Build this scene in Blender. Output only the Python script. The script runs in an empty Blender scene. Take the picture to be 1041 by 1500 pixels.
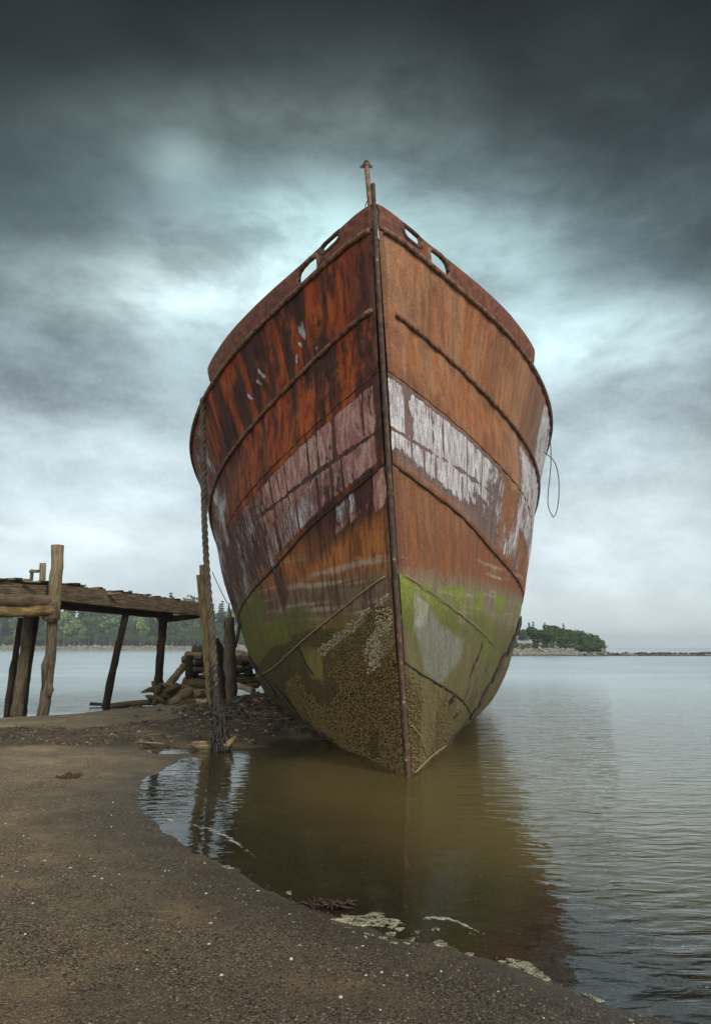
import bpy, math, random
import numpy as np
from mathutils import Vector
random.seed(7); RNG = np.random.default_rng(7)
SC = bpy.context.scene; COL = SC.collection
# ------------------------------------------------------------------ camera
CAM_H = 2.0; PITCH = math.atan(198/1000)
cd = bpy.data.cameras.new('camera'); cam = bpy.data.objects.new('camera', cd); COL.objects.link(cam)
cam.location = (0, 0, CAM_H); cam.rotation_euler = (math.pi/2 + PITCH, 0, 0)
cd.sensor_fit = 'VERTICAL'; cd.sensor_height = 36; cd.sensor_width = 24; cd.lens = 24
cd.clip_start = 0.05; cd.clip_end = 20000; SC.camera = cam
CP, SP = math.cos(PITCH), math.sin(PITCH)
def ray(px, py):
    a = (px-520.5)/1000; b = (750-py)/1000
    return np.array([a, CP-b*SP, SP+b*CP])
def at(px, py, Y):                      # point seen at photo pixel, at world distance Y
    d = ray(px, py); return d*(Y/d[1]) + np.array([0, 0, CAM_H])
def gp(px, py, z=0.0):                  # point on the level z
    d = ray(px, py); return d*((z-CAM_H)/d[2]) + np.array([0, 0, CAM_H])
def sky_dir(px, py):
    d = ray(px, py); return d/np.linalg.norm(d)
# ------------------------------------------------------------------ node helpers
class NT:
    def __init__(s, tree): s.t = tree; s.n = tree.nodes; s.l = tree.links
    def new(s, kind, **kw):
        nd = s.n.new(kind)
        for k, v in kw.items(): setattr(nd, k, v)
        return nd
    def put(s, sock, v):
        if isinstance(v, bpy.types.NodeSocket): s.l.new(v, sock)
        elif v is not None:
            if isinstance(v, (tuple, list, np.ndarray)) and len(v) == 3 and sock.type == 'RGBA': v = (*v, 1)
            sock.default_value = v
    def math(s, op, a, b=None, c=None, clamp=False):
        nd = s.new('ShaderNodeMath', operation=op, use_clamp=clamp)
        s.put(nd.inputs[0], a)
        if b is not None: s.put(nd.inputs[1], b)
        if c is not None: s.put(nd.inputs[2], c)
        return nd.outputs[0]
    def vmath(s, op, a, b=None, scale=None):
        nd = s.new('ShaderNodeVectorMath', operation=op)
        s.put(nd.inputs[0], a)
        if b is not None: s.put(nd.inputs[1], b)
        if scale is not None: s.put(nd.inputs['Scale'], scale)
        return nd.outputs['Value'] if op in ('DOT_PRODUCT', 'LENGTH', 'DISTANCE') else nd.outputs[0]
    def mix(s, f, a, b, mode='MIX'):
        nd = s.new('ShaderNodeMix', data_type='RGBA', blend_type=mode)
        s.put(nd.inputs[0], f); s.put(nd.inputs[6], a); s.put(nd.inputs[7], b)
        return nd.outputs[2]
    def ss(s, x, lo, hi, a=0.0, b=1.0):
        nd = s.new('ShaderNodeMapRange', interpolation_type='SMOOTHSTEP')
        s.put(nd.inputs[0], x); s.put(nd.inputs[1], lo); s.put(nd.inputs[2], hi); s.put(nd.inputs[3], a); s.put(nd.inputs[4], b)
        return nd.outputs[0]
    def noise(s, vec, scale, detail=4, rough=.55, dist=0, out=0):
        nd = s.new('ShaderNodeTexNoise')
        s.put(nd.inputs['Vector'], vec); nd.inputs['Scale'].default_value = scale
        nd.inputs['Detail'].default_value = detail; nd.inputs['Roughness'].default_value = rough
        nd.inputs['Distortion'].default_value = dist
        return nd.outputs[out]
    def vor(s, vec, scale, feature='F1', out='Distance', rnd=1):
        nd = s.new('ShaderNodeTexVoronoi', feature=feature)
        s.put(nd.inputs['Vector'], vec); nd.inputs['Scale'].default_value = scale; nd.inputs['Randomness'].default_value = rnd
        return nd.outputs[out]
    def mapv(s, vec, scale=(1, 1, 1), loc=(0, 0, 0), rot=(0, 0, 0)):
        nd = s.new('ShaderNodeMapping'); s.put(nd.inputs[0], vec)
        nd.inputs['Location'].default_value = loc; nd.inputs['Rotation'].default_value = rot; nd.inputs['Scale'].default_value = scale
        return nd.outputs[0]
    def ramp(s, x, stops):
        nd = s.new('ShaderNodeValToRGB'); s.put(nd.inputs[0], x); cr = nd.color_ramp
        while len(cr.elements) < len(stops): cr.elements.new(.5)
        for e, (p, c) in zip(cr.elements, stops): e.position = p; e.color = (*c, 1) if len(c) == 3 else c
        return nd.outputs[0]
    def bump(s, h, strength=.5, dist=.02, normal=None):
        nd = s.new('ShaderNodeBump'); s.put(nd.inputs['Height'], h)
        nd.inputs['Strength'].default_value = strength; nd.inputs['Distance'].default_value = dist
        if normal is not None: s.put(nd.inputs['Normal'], normal)
        return nd.outputs[0]
def srgb(r, g, b, k=1.0):
    f = lambda c: ((c/255+.055)/1.055)**2.4 if c > 10 else c/255/12.92
    return (f(r)*k, f(g)*k, f(b)*k)
def material(name):
    m = bpy.data.materials.new(name); m.use_nodes = True; t = NT(m.node_tree); t.n.clear()
    out = t.new('ShaderNodeOutputMaterial'); p = t.new('ShaderNodeBsdfPrincipled'); t.l.new(p.outputs[0], out.inputs[0])
    return m, t, p, out
# ------------------------------------------------------------------ world
W = bpy.data.worlds.new('World'); SC.world = W; W.use_nodes = True
t = NT(W.node_tree); t.n.clear()
SUN_DIR = Vector((0.52, -0.62, 0.62)).normalized()
sun_el = math.asin(SUN_DIR.z); sun_rot = math.atan2(SUN_DIR.x, SUN_DIR.y)
out = t.new('ShaderNodeOutputWorld')
skyn = t.new('ShaderNodeTexSky', sky_type='NISHITA'); skyn.sun_disc = False
skyn.sun_elevation = sun_el; skyn.sun_rotation = sun_rot
bg1 = t.new('ShaderNodeBackground'); t.put(bg1.inputs[0], skyn.outputs[0]); bg1.inputs[1].default_value = 0.07
g = t.vmath('NORMALIZE', t.new('ShaderNodeTexCoord').outputs['Generated'])
sx = t.new('ShaderNodeSeparateXYZ'); t.put(sx.inputs[0], g); dx, dy, dz = sx.outputs
zc = t.math('MAXIMUM', dz, 0.0)
base = t.ramp(zc, SKY_STOPS := [(0.0, srgb(200, 213, 216)), (.10, srgb(192, 206, 210)), (.22, srgb(170, 186, 191)), (.34, srgb(140, 157, 162)),
    (.46, srgb(102, 122, 126)), (.56, srgb(66, 82, 84)), (.66, srgb(30, 39, 38)), (.75, srgb(13, 18, 17)), (1.0, srgb(13, 18, 17))])
# cloud layer seen in perspective
inv = t.math('DIVIDE', 1.0, t.math('ADD', zc, .30))
cv = t.new('ShaderNodeCombineXYZ'); t.put(cv.inputs[0], t.math('MULTIPLY', dx, inv)); t.put(cv.inputs[1], t.math('MULTIPLY', dy, t.math('MULTIPLY', inv, 1.35)))
cg = t.mapv(g, (1, 1, 2.1), rot=(0, .12, 0)); cl = t.noise(cg, 2.3, 7, .54, .15)
cl2 = t.noise(t.mapv(cg, loc=(3.1, 7.7, 1)), 6.0, 7, .6, .2)
k = t.math('ADD', t.math('MULTIPLY', t.math('SUBTRACT', cl, .5), 2.7), t.math('MULTIPLY', t.math('SUBTRACT', cl2, .5), 1.0))
amp = t.ss(zc, 0.0, .40, .28, 1.0)
side_ = t.math('MULTIPLY', t.ss(t.math('ABSOLUTE', t.math('SUBTRACT', dx, .02)), .16, .46), t.ss(zc, .28, .5))
cl3 = t.noise(t.mapv(cg, loc=(9, 2, 4)), 18, 6, .65, .15); cl4 = t.noise(g, 160, 2, .6)
k = t.math('ADD', k, t.math('ADD', t.math('MULTIPLY', t.math('SUBTRACT', cl3, .5), .55), t.math('MULTIPLY', t.math('SUBTRACT', cl4, .5), .26)))
k = t.math('ADD', 1.0, t.math('MULTIPLY', k, amp)); k = t.math('MAXIMUM', k, .35)
col = t.vmath('SCALE', base, scale=t.math('MULTIPLY', k, t.math('SUBTRACT', 1.0, t.math('MULTIPLY', side_, .42))))
def lobe(px, py, w, h, tilt, colr, soft=None):
    global col
    c = sky_dir(px, py); R = np.array([c[1], -c[0], 0]); R /= np.linalg.norm(R); U = np.cross(R, c)
    ct, st = math.cos(tilt), math.sin(tilt); R, U = R*ct+U*st, -R*st+U*ct
    a = t.math('DIVIDE', t.vmath('DOT_PRODUCT', g, tuple(R)), w); b = t.math('DIVIDE', t.vmath('DOT_PRODUCT', g, tuple(U)), h)
    r2 = t.math('ADD', t.math('MULTIPLY', a, a), t.math('MULTIPLY', b, b))
    e = t.math('POWER', 2.718, t.math('MULTIPLY', r2, -1.0))
    e = t.math('MULTIPLY', e, t.ss(t.vmath('DOT_PRODUCT', g, tuple(c)), 0, .3))
    n = t.math('MULTIPLY', e, t.ss(t.math('ADD', cl2, t.math('MULTIPLY', t.math('SUBTRACT', cl, .5), .8)), .25, .75, .55, 1.45))
    col = t.vmath('ADD', col, t.vmath('SCALE', tuple(colr), scale=n))
for L_ in SKY_LOBES if 'SKY_LOBES' in globals() else [
    (550, 430, .32, .18, 0, (.17, .225, .235)), (300, 425, .22, .06, .15, (.36, .44, .44)), (720, 370, .14, .07, -.5, (.08, .12, .125)), (450, 300, .13, .05, .6, (.07, .10, .10)), (240, 438, .09, .025, .12, (.12, .14, .14)),
    (480, 345, .16, .055, -.1, (.14, .22, .22)), (880, 500, .20, .05, -.05, (.26, .34, .35)), (265, 240, .05, .03, .2, (.11, .15, .15)),
    (420, 165, .24, .04, .1, (.06, .075, .072)), (150, 770, .25, .06, .2, (.16, .17, .17)), (880, 780, .2, .16, .3, (.14, .15, .15)),
    (60, 640, .16, .04, .0, (.12, .13, .13))]:
    lobe(*L_)
# unseen sky behind the viewer, brightened as added fill light on the bow
back = t.ss(t.math('MULTIPLY', dy, -1.0), -.15, .75)
col = t.vmath('ADD', col, t.vmath('SCALE', (.95, .97, .98), scale=back))
zen = t.math('MULTIPLY', t.ss(zc, .80, 1.0), 1.0)
col = t.vmath('ADD', col, t.vmath('SCALE', (.35, .37, .39), scale=zen))
bg2 = t.new('ShaderNodeBackground'); t.put(bg2.inputs[0], col); bg2.inputs[1].default_value = 1.0
mx = t.new('ShaderNodeMixShader'); mx.inputs[0].default_value = .93
t.l.new(bg1.outputs[0], mx.inputs[1]); t.l.new(bg2.outputs[0], mx.inputs[2]); t.l.new(mx.outputs[0], out.inputs[0])
# ------------------------------------------------------------------ sun behind thin cloud
sl = bpy.data.lights.new('sun', 'SUN'); sl.energy = 1.5; sl.angle = math.radians(11); sl.color = (1, .96, .9)
so = bpy.data.objects.new('sun', sl); COL.objects.link(so); so.rotation_euler = SUN_DIR.to_track_quat('Z', 'Y').to_euler(); so.location = (20, -20, 30)
SC.view_settings.view_transform = 'Standard'; SC.view_settings.look = 'None'
SC.view_settings.exposure = 0.35; SC.view_settings.gamma = 1; SC.view_settings.use_curve_mapping = False
SC.cycles.max_bounces = 8; SC.cycles.volume_bounces = 0; SC.cycles.transparent_max_bounces = 12
# ------------------------------------------------------------------ numpy noise
_T = RNG.random((256, 256))
def vnoise(x, y, seed=0):
    x = np.asarray(x, float)+seed*17.3; y = np.asarray(y, float)+seed*9.1
    xi = np.floor(x).astype(int); yi = np.floor(y).astype(int); fx = x-xi; fy = y-yi
    fx = fx*fx*(3-2*fx); fy = fy*fy*(3-2*fy); g = lambda a, b: _T[a & 255, b & 255]
    return (g(xi, yi)*(1-fx)+g(xi+1, yi)*fx)*(1-fy)+(g(xi, yi+1)*(1-fx)+g(xi+1, yi+1)*fx)*fy
def fbm(x, y, o=4, seed=0):
    r = 0; a = .5; s = 0
    for i in range(o): r = r+a*vnoise(x*2**i, y*2**i, seed+i*3); s += a; a *= .5
    return r/s
def sm(a, b, x):
    q = np.clip((np.asarray(x, float)-a)/(b-a), 0, 1); return q*q*(3-2*q)
def box(x, a, b, s): return sm(a-s, a+s, x)*(1-sm(b-s, b+s, x))
# ------------------------------------------------------------------ mesh helpers
def tag(o, label=None, cat=None, group=None, kind=None):
    if label: o['label'] = label
    if cat: o['category'] = cat
    if group: o['group'] = group
    if kind: o['kind'] = kind
    return o
def empty(name, loc=(0, 0, 0)):
    o = bpy.data.objects.new(name, None); COL.objects.link(o); o.location = loc; o.empty_display_size = .2; return o
class MB:
    def __init__(s): s.v = []; s.f = []; s.uv = []; s.mi = []
    def add(s, vs, fs, uvs=None, mi=0):
        n = len(s.v); s.v += [tuple(map(float, p)) for p in vs]
        for i, f in enumerate(fs):
            s.f.append(tuple(n+j for j in f)); s.mi.append(mi)
            s.uv.append(uvs[i] if uvs else [(0, 0)]*len(f))
    def tube(s, pts, rad, sides=10, rough=0.0, cap=True, twist=0, squash=1.0, seed=0, mi=0):
        pts = [np.array(p, float) for p in pts]; n = len(pts); rnd = random.Random(seed*7+n)
        if not hasattr(rad, '__len__'): rad = [rad]*n
        T0 = pts[1]-pts[0]; T0 /= np.linalg.norm(T0)
        up = np.array([0, 0, 1.]) if abs(T0[2]) < .9 else np.array([0, 1., 0])
        N = np.cross(T0, up); N /= np.linalg.norm(N); vs = []; ln = 0; us = []
        prof = [1+rough*(rnd.random()-.5)*1.5 for _ in range(sides)]
        for i, p in enumerate(pts):
            T = pts[min(i+1, n-1)]-pts[max(i-1, 0)]; T /= (np.linalg.norm(T)+1e-9)
            N = N-T*np.dot(N, T); N /= np.linalg.norm(N); B = np.cross(T, N)
            if i: ln += np.linalg.norm(p-pts[i-1])
            us.append(ln)
            for k in range(sides):
                a = 2*math.pi*k/sides+twist*i; r = rad[i]*prof[k]*(1+rough*(rnd.random()-.5))
                vs.append(p+N*math.cos(a)*r+B*math.sin(a)*r*squash)
        fs = []; uv = []; c = 2*math.pi*max(rad)/sides
        o = seed*3.37
        for i in range(n-1):
            for k in range(sides):
                k2 = (k+1) % sides
                fs.append((i*sides+k, i*sides+k2, (i+1)*sides+k2, (i+1)*sides+k))
                uv.append([(k*c+o, us[i]+o), ((k+1)*c+o, us[i]+o), ((k+1)*c+o, us[i+1]+o), (k*c+o, us[i+1]+o)])
        if cap:
            vs += [pts[0]-0*T0, pts[-1]]; a, b = len(vs)-2, len(vs)-1
            for k in range(sides):
                k2 = (k+1) % sides
                fs.append((a, k2, k)); uv.append([(o, o)]*3)
                fs.append((b, (n-1)*sides+k, (n-1)*sides+k2)); uv.append([(o, o)]*3)
        s.add(vs, fs, uv, mi)
    def beam(s, a, b, w, h, rough=.0, segs=8, seed=0, up=(0, 0, 1), mi=0):   # rectangular timber
        a = np.array(a, float); b = np.array(b, float); T = b-a; L = np.linalg.norm(T); T /= L
        S = np.cross(T, np.array(up, float)); S /= np.linalg.norm(S); U = np.cross(S, T); rnd = random.Random(seed*13+5)
        vs = []; prof = [(-1, -1), (0, -1.02), (1, -1), (1.02, 0), (1, 1), (0, 1.02), (-1, 1), (-1.02, 0)]; m = len(prof)
        for i in range(segs+1):
            p = a+(b-a)*i/segs
            for (x, y) in prof:
                vs.append(p+S*(x*w/2*(1+rough*(rnd.random()-.5)))+U*(y*h/2*(1+rough*(rnd.random()-.5))))
        fs = []; uv = []; o = seed*2.71
        for i in range(segs):
            for k in range(m):
                k2 = (k+1) % m; c = .5*(w+h)/2; L0 = L*i/segs+o; L1 = L*(i+1)/segs+o
                fs.append((i*m+k, (i+1)*m+k, (i+1)*m+k2, i*m+k2)); uv.append([(k*c, L0), (k*c, L1), ((k+1)*c, L1), ((k+1)*c, L0)])
        fs.append(tuple(range(m))); uv.append([(v[0]*w+o, v[1]*h+o) for v in prof])
        fs.append(tuple(segs*m+k for k in reversed(range(m)))); uv.append([(v[0]*w+o, v[1]*h+o) for v in reversed(prof)])
        s.add(vs, fs, uv, mi)
    def build(s, name, mat, parent=None, smooth=True):
        me = bpy.data.meshes.new(name); me.from_pydata(s.v, [], s.f)
        ul = me.uv_layers.new(name='UVMap'); flat = [c for f in s.uv for p in f for c in p]; ul.data.foreach_set('uv', flat)
        for m in (mat if isinstance(mat, (list, tuple)) else [mat]): me.materials.append(m)
        me.polygons.foreach_set('material_index', s.mi); me.polygons.foreach_set('use_smooth', [smooth]*len(s.f))
        me.update(); o = bpy.data.objects.new(name, me); COL.objects.link(o)
        if parent is not None: o.parent = parent; o.location = -Vector(parent.location)
        return o
def grid_mesh(name, P, mat, attrs=None, uv=None, parent=None, flip=False, keep=None, wrap=False):
    """P: (n,m,3) grid -> mesh object; attrs: {name:(n,m,4)}"""
    n, m = P.shape[:2]; i, j = np.meshgrid(np.arange(n-1), np.arange(m if wrap else m-1), indexing='ij'); j2 = (j+1) % m
    F = np.stack([i*m+j, i*m+j2, (i+1)*m+j2, (i+1)*m+j], -1).reshape(-1, 4)
    if flip: F = F[:, ::-1]
    if keep is not None: F = F[keep.reshape(-1)]
    used = np.unique(F); re = np.full(n*m, -1); re[used] = np.arange(len(used)); F = re[F]
    V = P.reshape(-1, 3)[used]
    me = bpy.data.meshes.new(name); me.vertices.add(len(V)); me.vertices.foreach_set('co', V.astype(np.float32).ravel())
    me.loops.add(F.size); me.loops.foreach_set('vertex_index', F.ravel().astype(np.int32))
    me.polygons.add(len(F)); me.polygons.foreach_set('loop_start', (np.arange(len(F))*4).astype(np.int32))
    me.polygons.foreach_set('use_smooth', np.ones(len(F), bool)); me.update(calc_edges=True)
    if uv is not None:
        l = me.uv_layers.new(name='UVMap'); l.data.foreach_set('uv', uv.reshape(-1, 2)[used][F.ravel()].astype(np.float32).ravel())
    for k, A in (attrs or {}).items():
        a = me.attributes.new(k, 'FLOAT_COLOR', 'POINT'); a.data.foreach_set('color', A.reshape(-1, 4)[used].astype(np.float32).ravel())
    me.materials.append(mat); o = bpy.data.objects.new(name, me); COL.objects.link(o)
    if parent is not None: o.parent = parent; o.location = -Vector(parent.location)
    return o
# ================================================================== SETTING: ground, water, shores
def shore_poly():
    near = [gp(*p)[:2] for p in [(376, 1094), (330, 1097), (292, 1104), (262, 1111), (235, 1126), (214, 1145), (205, 1170), (212, 1196),
        (240, 1224), (280, 1248), (330, 1272), (385, 1300), (440, 1326), (500, 1348), (560, 1366), (640, 1386), (740, 1412), (810, 1440), (880, 1468), (1000, 1500)]]
    near += [np.array(p) for p in [(2.6, 3.3), (4, 2), (7, -2), (14, -12), (30, -40), (-400, -400), (-600, 10), (-160, 24), (-60, 22), (-24, 20.6)]]
    far = [gp(*p)[:2] for p in [(0, 1053), (60, 1050), (110, 1047), (160, 1041), (215, 1036), (300, 1026)]]
    far += [np.array(p) for p in [(-4.6, 26.5), (-4.2, 30), (-2.5, 33), (0, 34), (1.6, 30), (1.6, 24), (1.0, 19), (.2, 16.5), (-.6, 15.8), (-1.35, 16.2)]]
    far += [gp(*p)[:2] for p in [(412, 1076)]]
    return near+far
LAND = shore_poly()
PUDDLE = [gp(*p)[:2] for p in [(188, 1099), (212, 1094), (240, 1091), (282, 1095), (296, 1100), (280, 1103), (250, 1105), (214, 1103)]]
def sdist(x, y, poly):
    d = np.full(x.shape, 1e9); ins = np.zeros(x.shape, bool); n = len(poly)
    for i in range(n):
        ax, ay = poly[i]; bx, by = poly[(i+1) % n]; ex, ey = bx-ax, by-ay
        t_ = np.clip(((x-ax)*ex+(y-ay)*ey)/(ex*ex+ey*ey+1e-12), 0, 1)
        d = np.minimum(d, np.hypot(x-ax-t_*ex, y-ay-t_*ey))
        c = (ay > y) != (by > y)
        with np.errstate(divide='ignore', invalid='ignore'): ins ^= c & (x < (bx-ax)*(y-ay)/(by-ay+1e-15)+ax)
    return np.where(ins, d, -d)
MUD_C = gp(385, 1050)[:2]
def masks(x, y):
    """wrack strip and mud beside the hull"""
    # strip runs from left at Y 15..18 to the hull
    w = fbm(x*.6, y*.6, 3, 5)
    strip = box(y-1.9*sm(-8, -4.5, x), 12.1+.35*w, 14.9+.9*w, .2)*(1-sm(-1.0, .5, x))*sm(-60, -30, x)
    mud = np.exp(-(((x+2.6)/1.5)**2+((y-19.5)/3.2)**2))
    return strip, mud
def height(x, y):
    sd = sdist(x, y, LAND); sp = sdist(x, y, PUDDLE); sd = np.minimum(sd, np.where(sp > -3, -sp*1.0, sd))
    dist = np.hypot(x, y)
    wob = (fbm(x*1.3, y*1.3, 4, 2)-.5)*.24*np.clip(dist/6, .3, 3)+(fbm(x*6, y*6, 4, 22)-.5)*.10*np.clip(dist/6, .4, 2)
    sd = sd+wob*np.exp(-np.abs(sd)*.8)
    up = .30*(1-np.exp(-np.maximum(sd, 0)/2.6))+.018*(1-np.exp(-np.maximum(sd, 0)/.25))
    dn = np.maximum(-.075*np.maximum(-sd, 0)-.0012*np.maximum(-sd, 0)**2, -1.6)
    h = np.where(sd > 0, up, dn)
    st, mu = masks(x, y); l = sm(-.2, .4, sd)
    h = h+l*(st*(.05*fbm(x*3, y*3, 3, 9)+.035*fbm(x*14, y*14, 2, 4))+mu*(.30+.22*fbm(x*2.2, y*2.2, 4, 11)+.12*(fbm(x*9, y*9, 3, 12)-.5)))
    far = np.exp(-dist/60)
    h = h+(fbm(x*.8, y*.8, 3, 20)-.5)*.08*far*sm(-.1, 1.2, np.abs(sd))+(fbm(x*7, y*7, 3, 21)-.5)*.018*far*sm(0, .6, np.abs(sd))
    return h, sd
ang = np.concatenate([np.radians(np.arange(-42, 42, .22)), np.radians(np.arange(42, 318, 4.0))])
rad = [.05, .5, 1.0]
while rad[-1] < 3000:
    r = rad[-1]; rad.append(r+max(.018, r*(.0075 if r < 40 else .035)))
rad = np.array(rad); Rr, Aa = np.meshgrid(rad, ang, indexing='ij'); GX, GY = Rr*np.sin(Aa), Rr*np.cos(Aa)
GH, GSD = height(GX, GY)
st_, mu_ = masks(GX, GY)
gattr = np.stack([st_*sm(0, .3, GSD), np.clip(mu_*1.3, 0, 1)*sm(-.8, .3, GSD), np.clip(GH+.5, 0, 1), np.ones_like(GH)], -1)
# --- ground material
m_ground, t, p, out = material('wet_sand')
P_ = t.new('ShaderNodeNewGeometry').outputs['Position']
at_ = t.new('ShaderNodeVertexColor'); at_.layer_name = 'zone'; sz = t.new('ShaderNodeSeparateColor'); t.put(sz.inputs[0], at_.outputs[0]); strip_, mud_, hh_ = sz.outputs[:3]
n1 = t.noise(P_, .55, 5, .6); n2 = t.noise(P_, 3.0, 5, .6); n3 = t.noise(P_, 28, 4, .65)
sand = t.mix(t.ss(n1, .35, .68), srgb(124, 110, 86), srgb(170, 151, 114))
sand = t.mix(t.ss(n2, .35, .7, 0, .5), sand, srgb(84, 74, 58))
v1 = t.vor(P_, 42, out='Color'); v1d = t.vor(P_, 42); vs = t.new('ShaderNodeSeparateColor'); t.put(vs.inputs[0], v1)
v2 = t.vor(P_, 95, out='Color'); v2d = t.vor(P_, 95); vs2 = t.new('ShaderNodeSeparateColor'); t.put(vs2.inputs[0], v2)
grit = t.ramp(vs.outputs[0], [(0, srgb(34, 30, 26)), (.35, srgb(76, 68, 56)), (.6, srgb(120, 104, 80)), (.8, srgb(170, 146, 108)), (.93, srgb(150, 104, 70)), (1, srgb(220, 212, 194))])
grit2 = t.ramp(vs2.outputs[1], [(0, srgb(36, 32, 27)), (.5, srgb(100, 88, 70)), (.85, srgb(156, 136, 104)), (1, srgb(210, 200, 176))])
near_ = t.ss(t.vmath('LENGTH', P_), 5, 22, 1, .35)
dens = t.ss(t.noise(P_, 1.3, 3, .5), .3, .62)
sand = t.mix(t.math('MULTIPLY', t.math('MULTIPLY', dens, .7), near_), sand, grit2)
pk = t.math('MULTIPLY', t.math('LESS_THAN', v1d, .42), t.math('GREATER_THAN', vs.outputs[2], .52))
sand = t.mix(t.math('MULTIPLY', t.math('MULTIPLY', pk, t.ss(dens, 0, 1, .35, 1)), near_), sand, grit)
# shell fragments
v3 = t.vor(t.mapv(P_, (1, 1.6, 1)), 17, out='Color'); v3d = t.vor(t.mapv(P_, (1, 1.6, 1)), 17); s3 = t.new('ShaderNodeSeparateColor'); t.put(s3.inputs[0], v3)
sh = t.math('MULTIPLY', t.math('LESS_THAN', v3d, t.math('MULTIPLY', n3, .34)), t.math('GREATER_THAN', s3.outputs[0], .74))
sand = t.mix(t.math('MULTIPLY', sh, .8), sand, srgb(188, 180, 160))
mudc = t.mix(n2, srgb(60, 52, 40), srgb(128, 112, 86))
mudc = t.mix(t.ss(n3, .45, .65), mudc, srgb(40, 34, 27))
sand = t.mix(t.math('MINIMUM', t.math('ADD', strip_, mud_), 1.0, clamp=True), sand, mudc)
wet = t.ss(hh_, .505, .68, 1, 0)
sand = t.mix(t.math('MULTIPLY', wet, t.ss(hh_, .40, .50, .45, 1)), sand, t.mix(1.0, sand, (.55, .53, .50), 'MULTIPLY'))
under = t.ss(hh_, .30, .43, 1, 0)                        # silt and weed film on the drowned bed
sand = t.mix(t.math('MULTIPLY', under, .75), sand, t.mix(n2, srgb(146, 124, 76), srgb(182, 156, 100)))
spy = t.new('ShaderNodeSeparateXYZ'); t.put(spy.inputs[0], P_); near_vignette = t.ss(t.math('ADD', spy.outputs[1], t.math('MULTIPLY', t.math('SUBTRACT', n1, .5), 5.0)), 4.2, 11.5)  # vignette shade painted into the foreground sand, fading out with distance
t.put(p.inputs['Base Color'], t.mix(near_vignette, t.mix(1.0, sand, (.60, .57, .53), 'MULTIPLY'), sand))
t.put(p.inputs['Roughness'], t.math('SUBTRACT', .85, t.math('MULTIPLY', wet, .35))); p.inputs['Specular IOR Level'].default_value = .35
hb = t.math('ADD', t.math('MULTIPLY', t.ss(v1d, .0, .5, 1, 0), t.math('MULTIPLY', pk, .8)), t.math('ADD', t.math('MULTIPLY', t.ss(v2d, 0, .6, 1, 0), .4), t.math('MULTIPLY', n3, .8)))
hb = t.math('ADD', hb, t.math('MULTIPLY', n2, 2.0))
t.put(p.inputs['Normal'], t.bump(hb, 1.0, .024))
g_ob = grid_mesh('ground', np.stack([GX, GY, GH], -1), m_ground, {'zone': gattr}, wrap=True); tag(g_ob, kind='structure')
# --- water
m_water, t, p, out = material('sea_water')
P_ = t.new('ShaderNodeNewGeometry').outputs['Position']
at_ = t.new('ShaderNodeVertexColor'); at_.layer_name = 'depth'; sz = t.new('ShaderNodeSeparateColor'); t.put(sz.inputs[0], at_.outputs[0]); dep, calm = sz.outputs[0], sz.outputs[1]
dist = t.vmath('LENGTH', P_)
w1 = t.noise(t.mapv(P_, (2.2, 5.5, 1), rot=(0, 0, .12)), 1.0, 3, .5, .4)
w2 = t.noise(t.mapv(P_, (.35, 1.1, 1), rot=(0, 0, -.1)), 1.0, 4, .55, .3)
w3 = t.noise(t.mapv(P_, (.05, .16, 1), rot=(0, 0, .05)), 1.0, 5, .6, .5)
w4 = t.noise(t.mapv(P_, (7, 15, 1)), 1.0, 2, .5, .2)
amp1 = t.math('MULTIPLY', calm, t.ss(dist, 8, 50, 1, .03))
hgt = t.math('ADD', t.math('MULTIPLY', t.math('MULTIPLY', w1, amp1), .034), t.math('MULTIPLY', t.math('MULTIPLY', w2, t.math('MULTIPLY', t.ss(calm, 0, 1, .04, 1), t.ss(dist, 12, 70, 1, .12))), .040))
hgt = t.math('ADD', hgt, t.math('MULTIPLY', t.math('MULTIPLY', w3, t.ss(dist, 15, 120)), .12))
hgt = t.math('ADD', hgt, t.math('MULTIPLY', t.math('MULTIPLY', w4, amp1), .0022))
bmp = t.bump(hgt, 1.0, 1.0)
tr = t.new('ShaderNodeBsdfTransparent'); t.put(tr.inputs[0], (.92, .93, .84, 1))
df = t.new('ShaderNodeBsdfDiffuse'); t.put(df.inputs[0], t.mix(t.ss(dist, 14, 60), t.mix(t.ss(dep, .3, .9), srgb(126, 112, 68), srgb(112, 122, 112)), t.mix(t.ss(w3, .42, .6), srgb(150, 166, 170), srgb(178, 192, 194))))  # far out, pale grey-blue diffuse colour stands in for reflected sky
gl = t.new('ShaderNodeBsdfGlossy'); t.put(gl.inputs['Roughness'], t.ss(dist, 8, 70, .04, .30)); t.put(gl.inputs['Normal'], bmp); t.put(gl.inputs[0], (.95, .97, .98, 1))
fr = t.new('ShaderNodeFresnel'); fr.inputs[0].default_value = 1.33; t.put(fr.inputs['Normal'], bmp)
fr2 = t.new('ShaderNodeFresnel'); fr2.inputs[0].default_value = 1.33; fs_ = t.ss(dist, 9, 45); frm = t.math('ADD', t.math('MULTIPLY', fr.outputs[0], t.math('SUBTRACT', 1.0, fs_)), t.math('MULTIPLY', t.math('MINIMUM', fr2.outputs[0], .58), fs_))
m1 = t.new('ShaderNodeMixShader'); t.put(m1.inputs[0], t.math('ADD', t.ss(dep, 0, .9, .02, .77), t.ss(dep, .06, .22, 0, .20))); t.l.new(tr.outputs[0], m1.inputs[1]); t.l.new(df.outputs[0], m1.inputs[2])
m2 = t.new('ShaderNodeMixShader'); t.put(m2.inputs[0], frm); t.l.new(m1.outputs[0], m2.inputs[1]); t.l.new(gl.outputs[0], m2.inputs[2])
t.l.new(m2.outputs[0], out.inputs[0]); t.n.remove(p)
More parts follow.
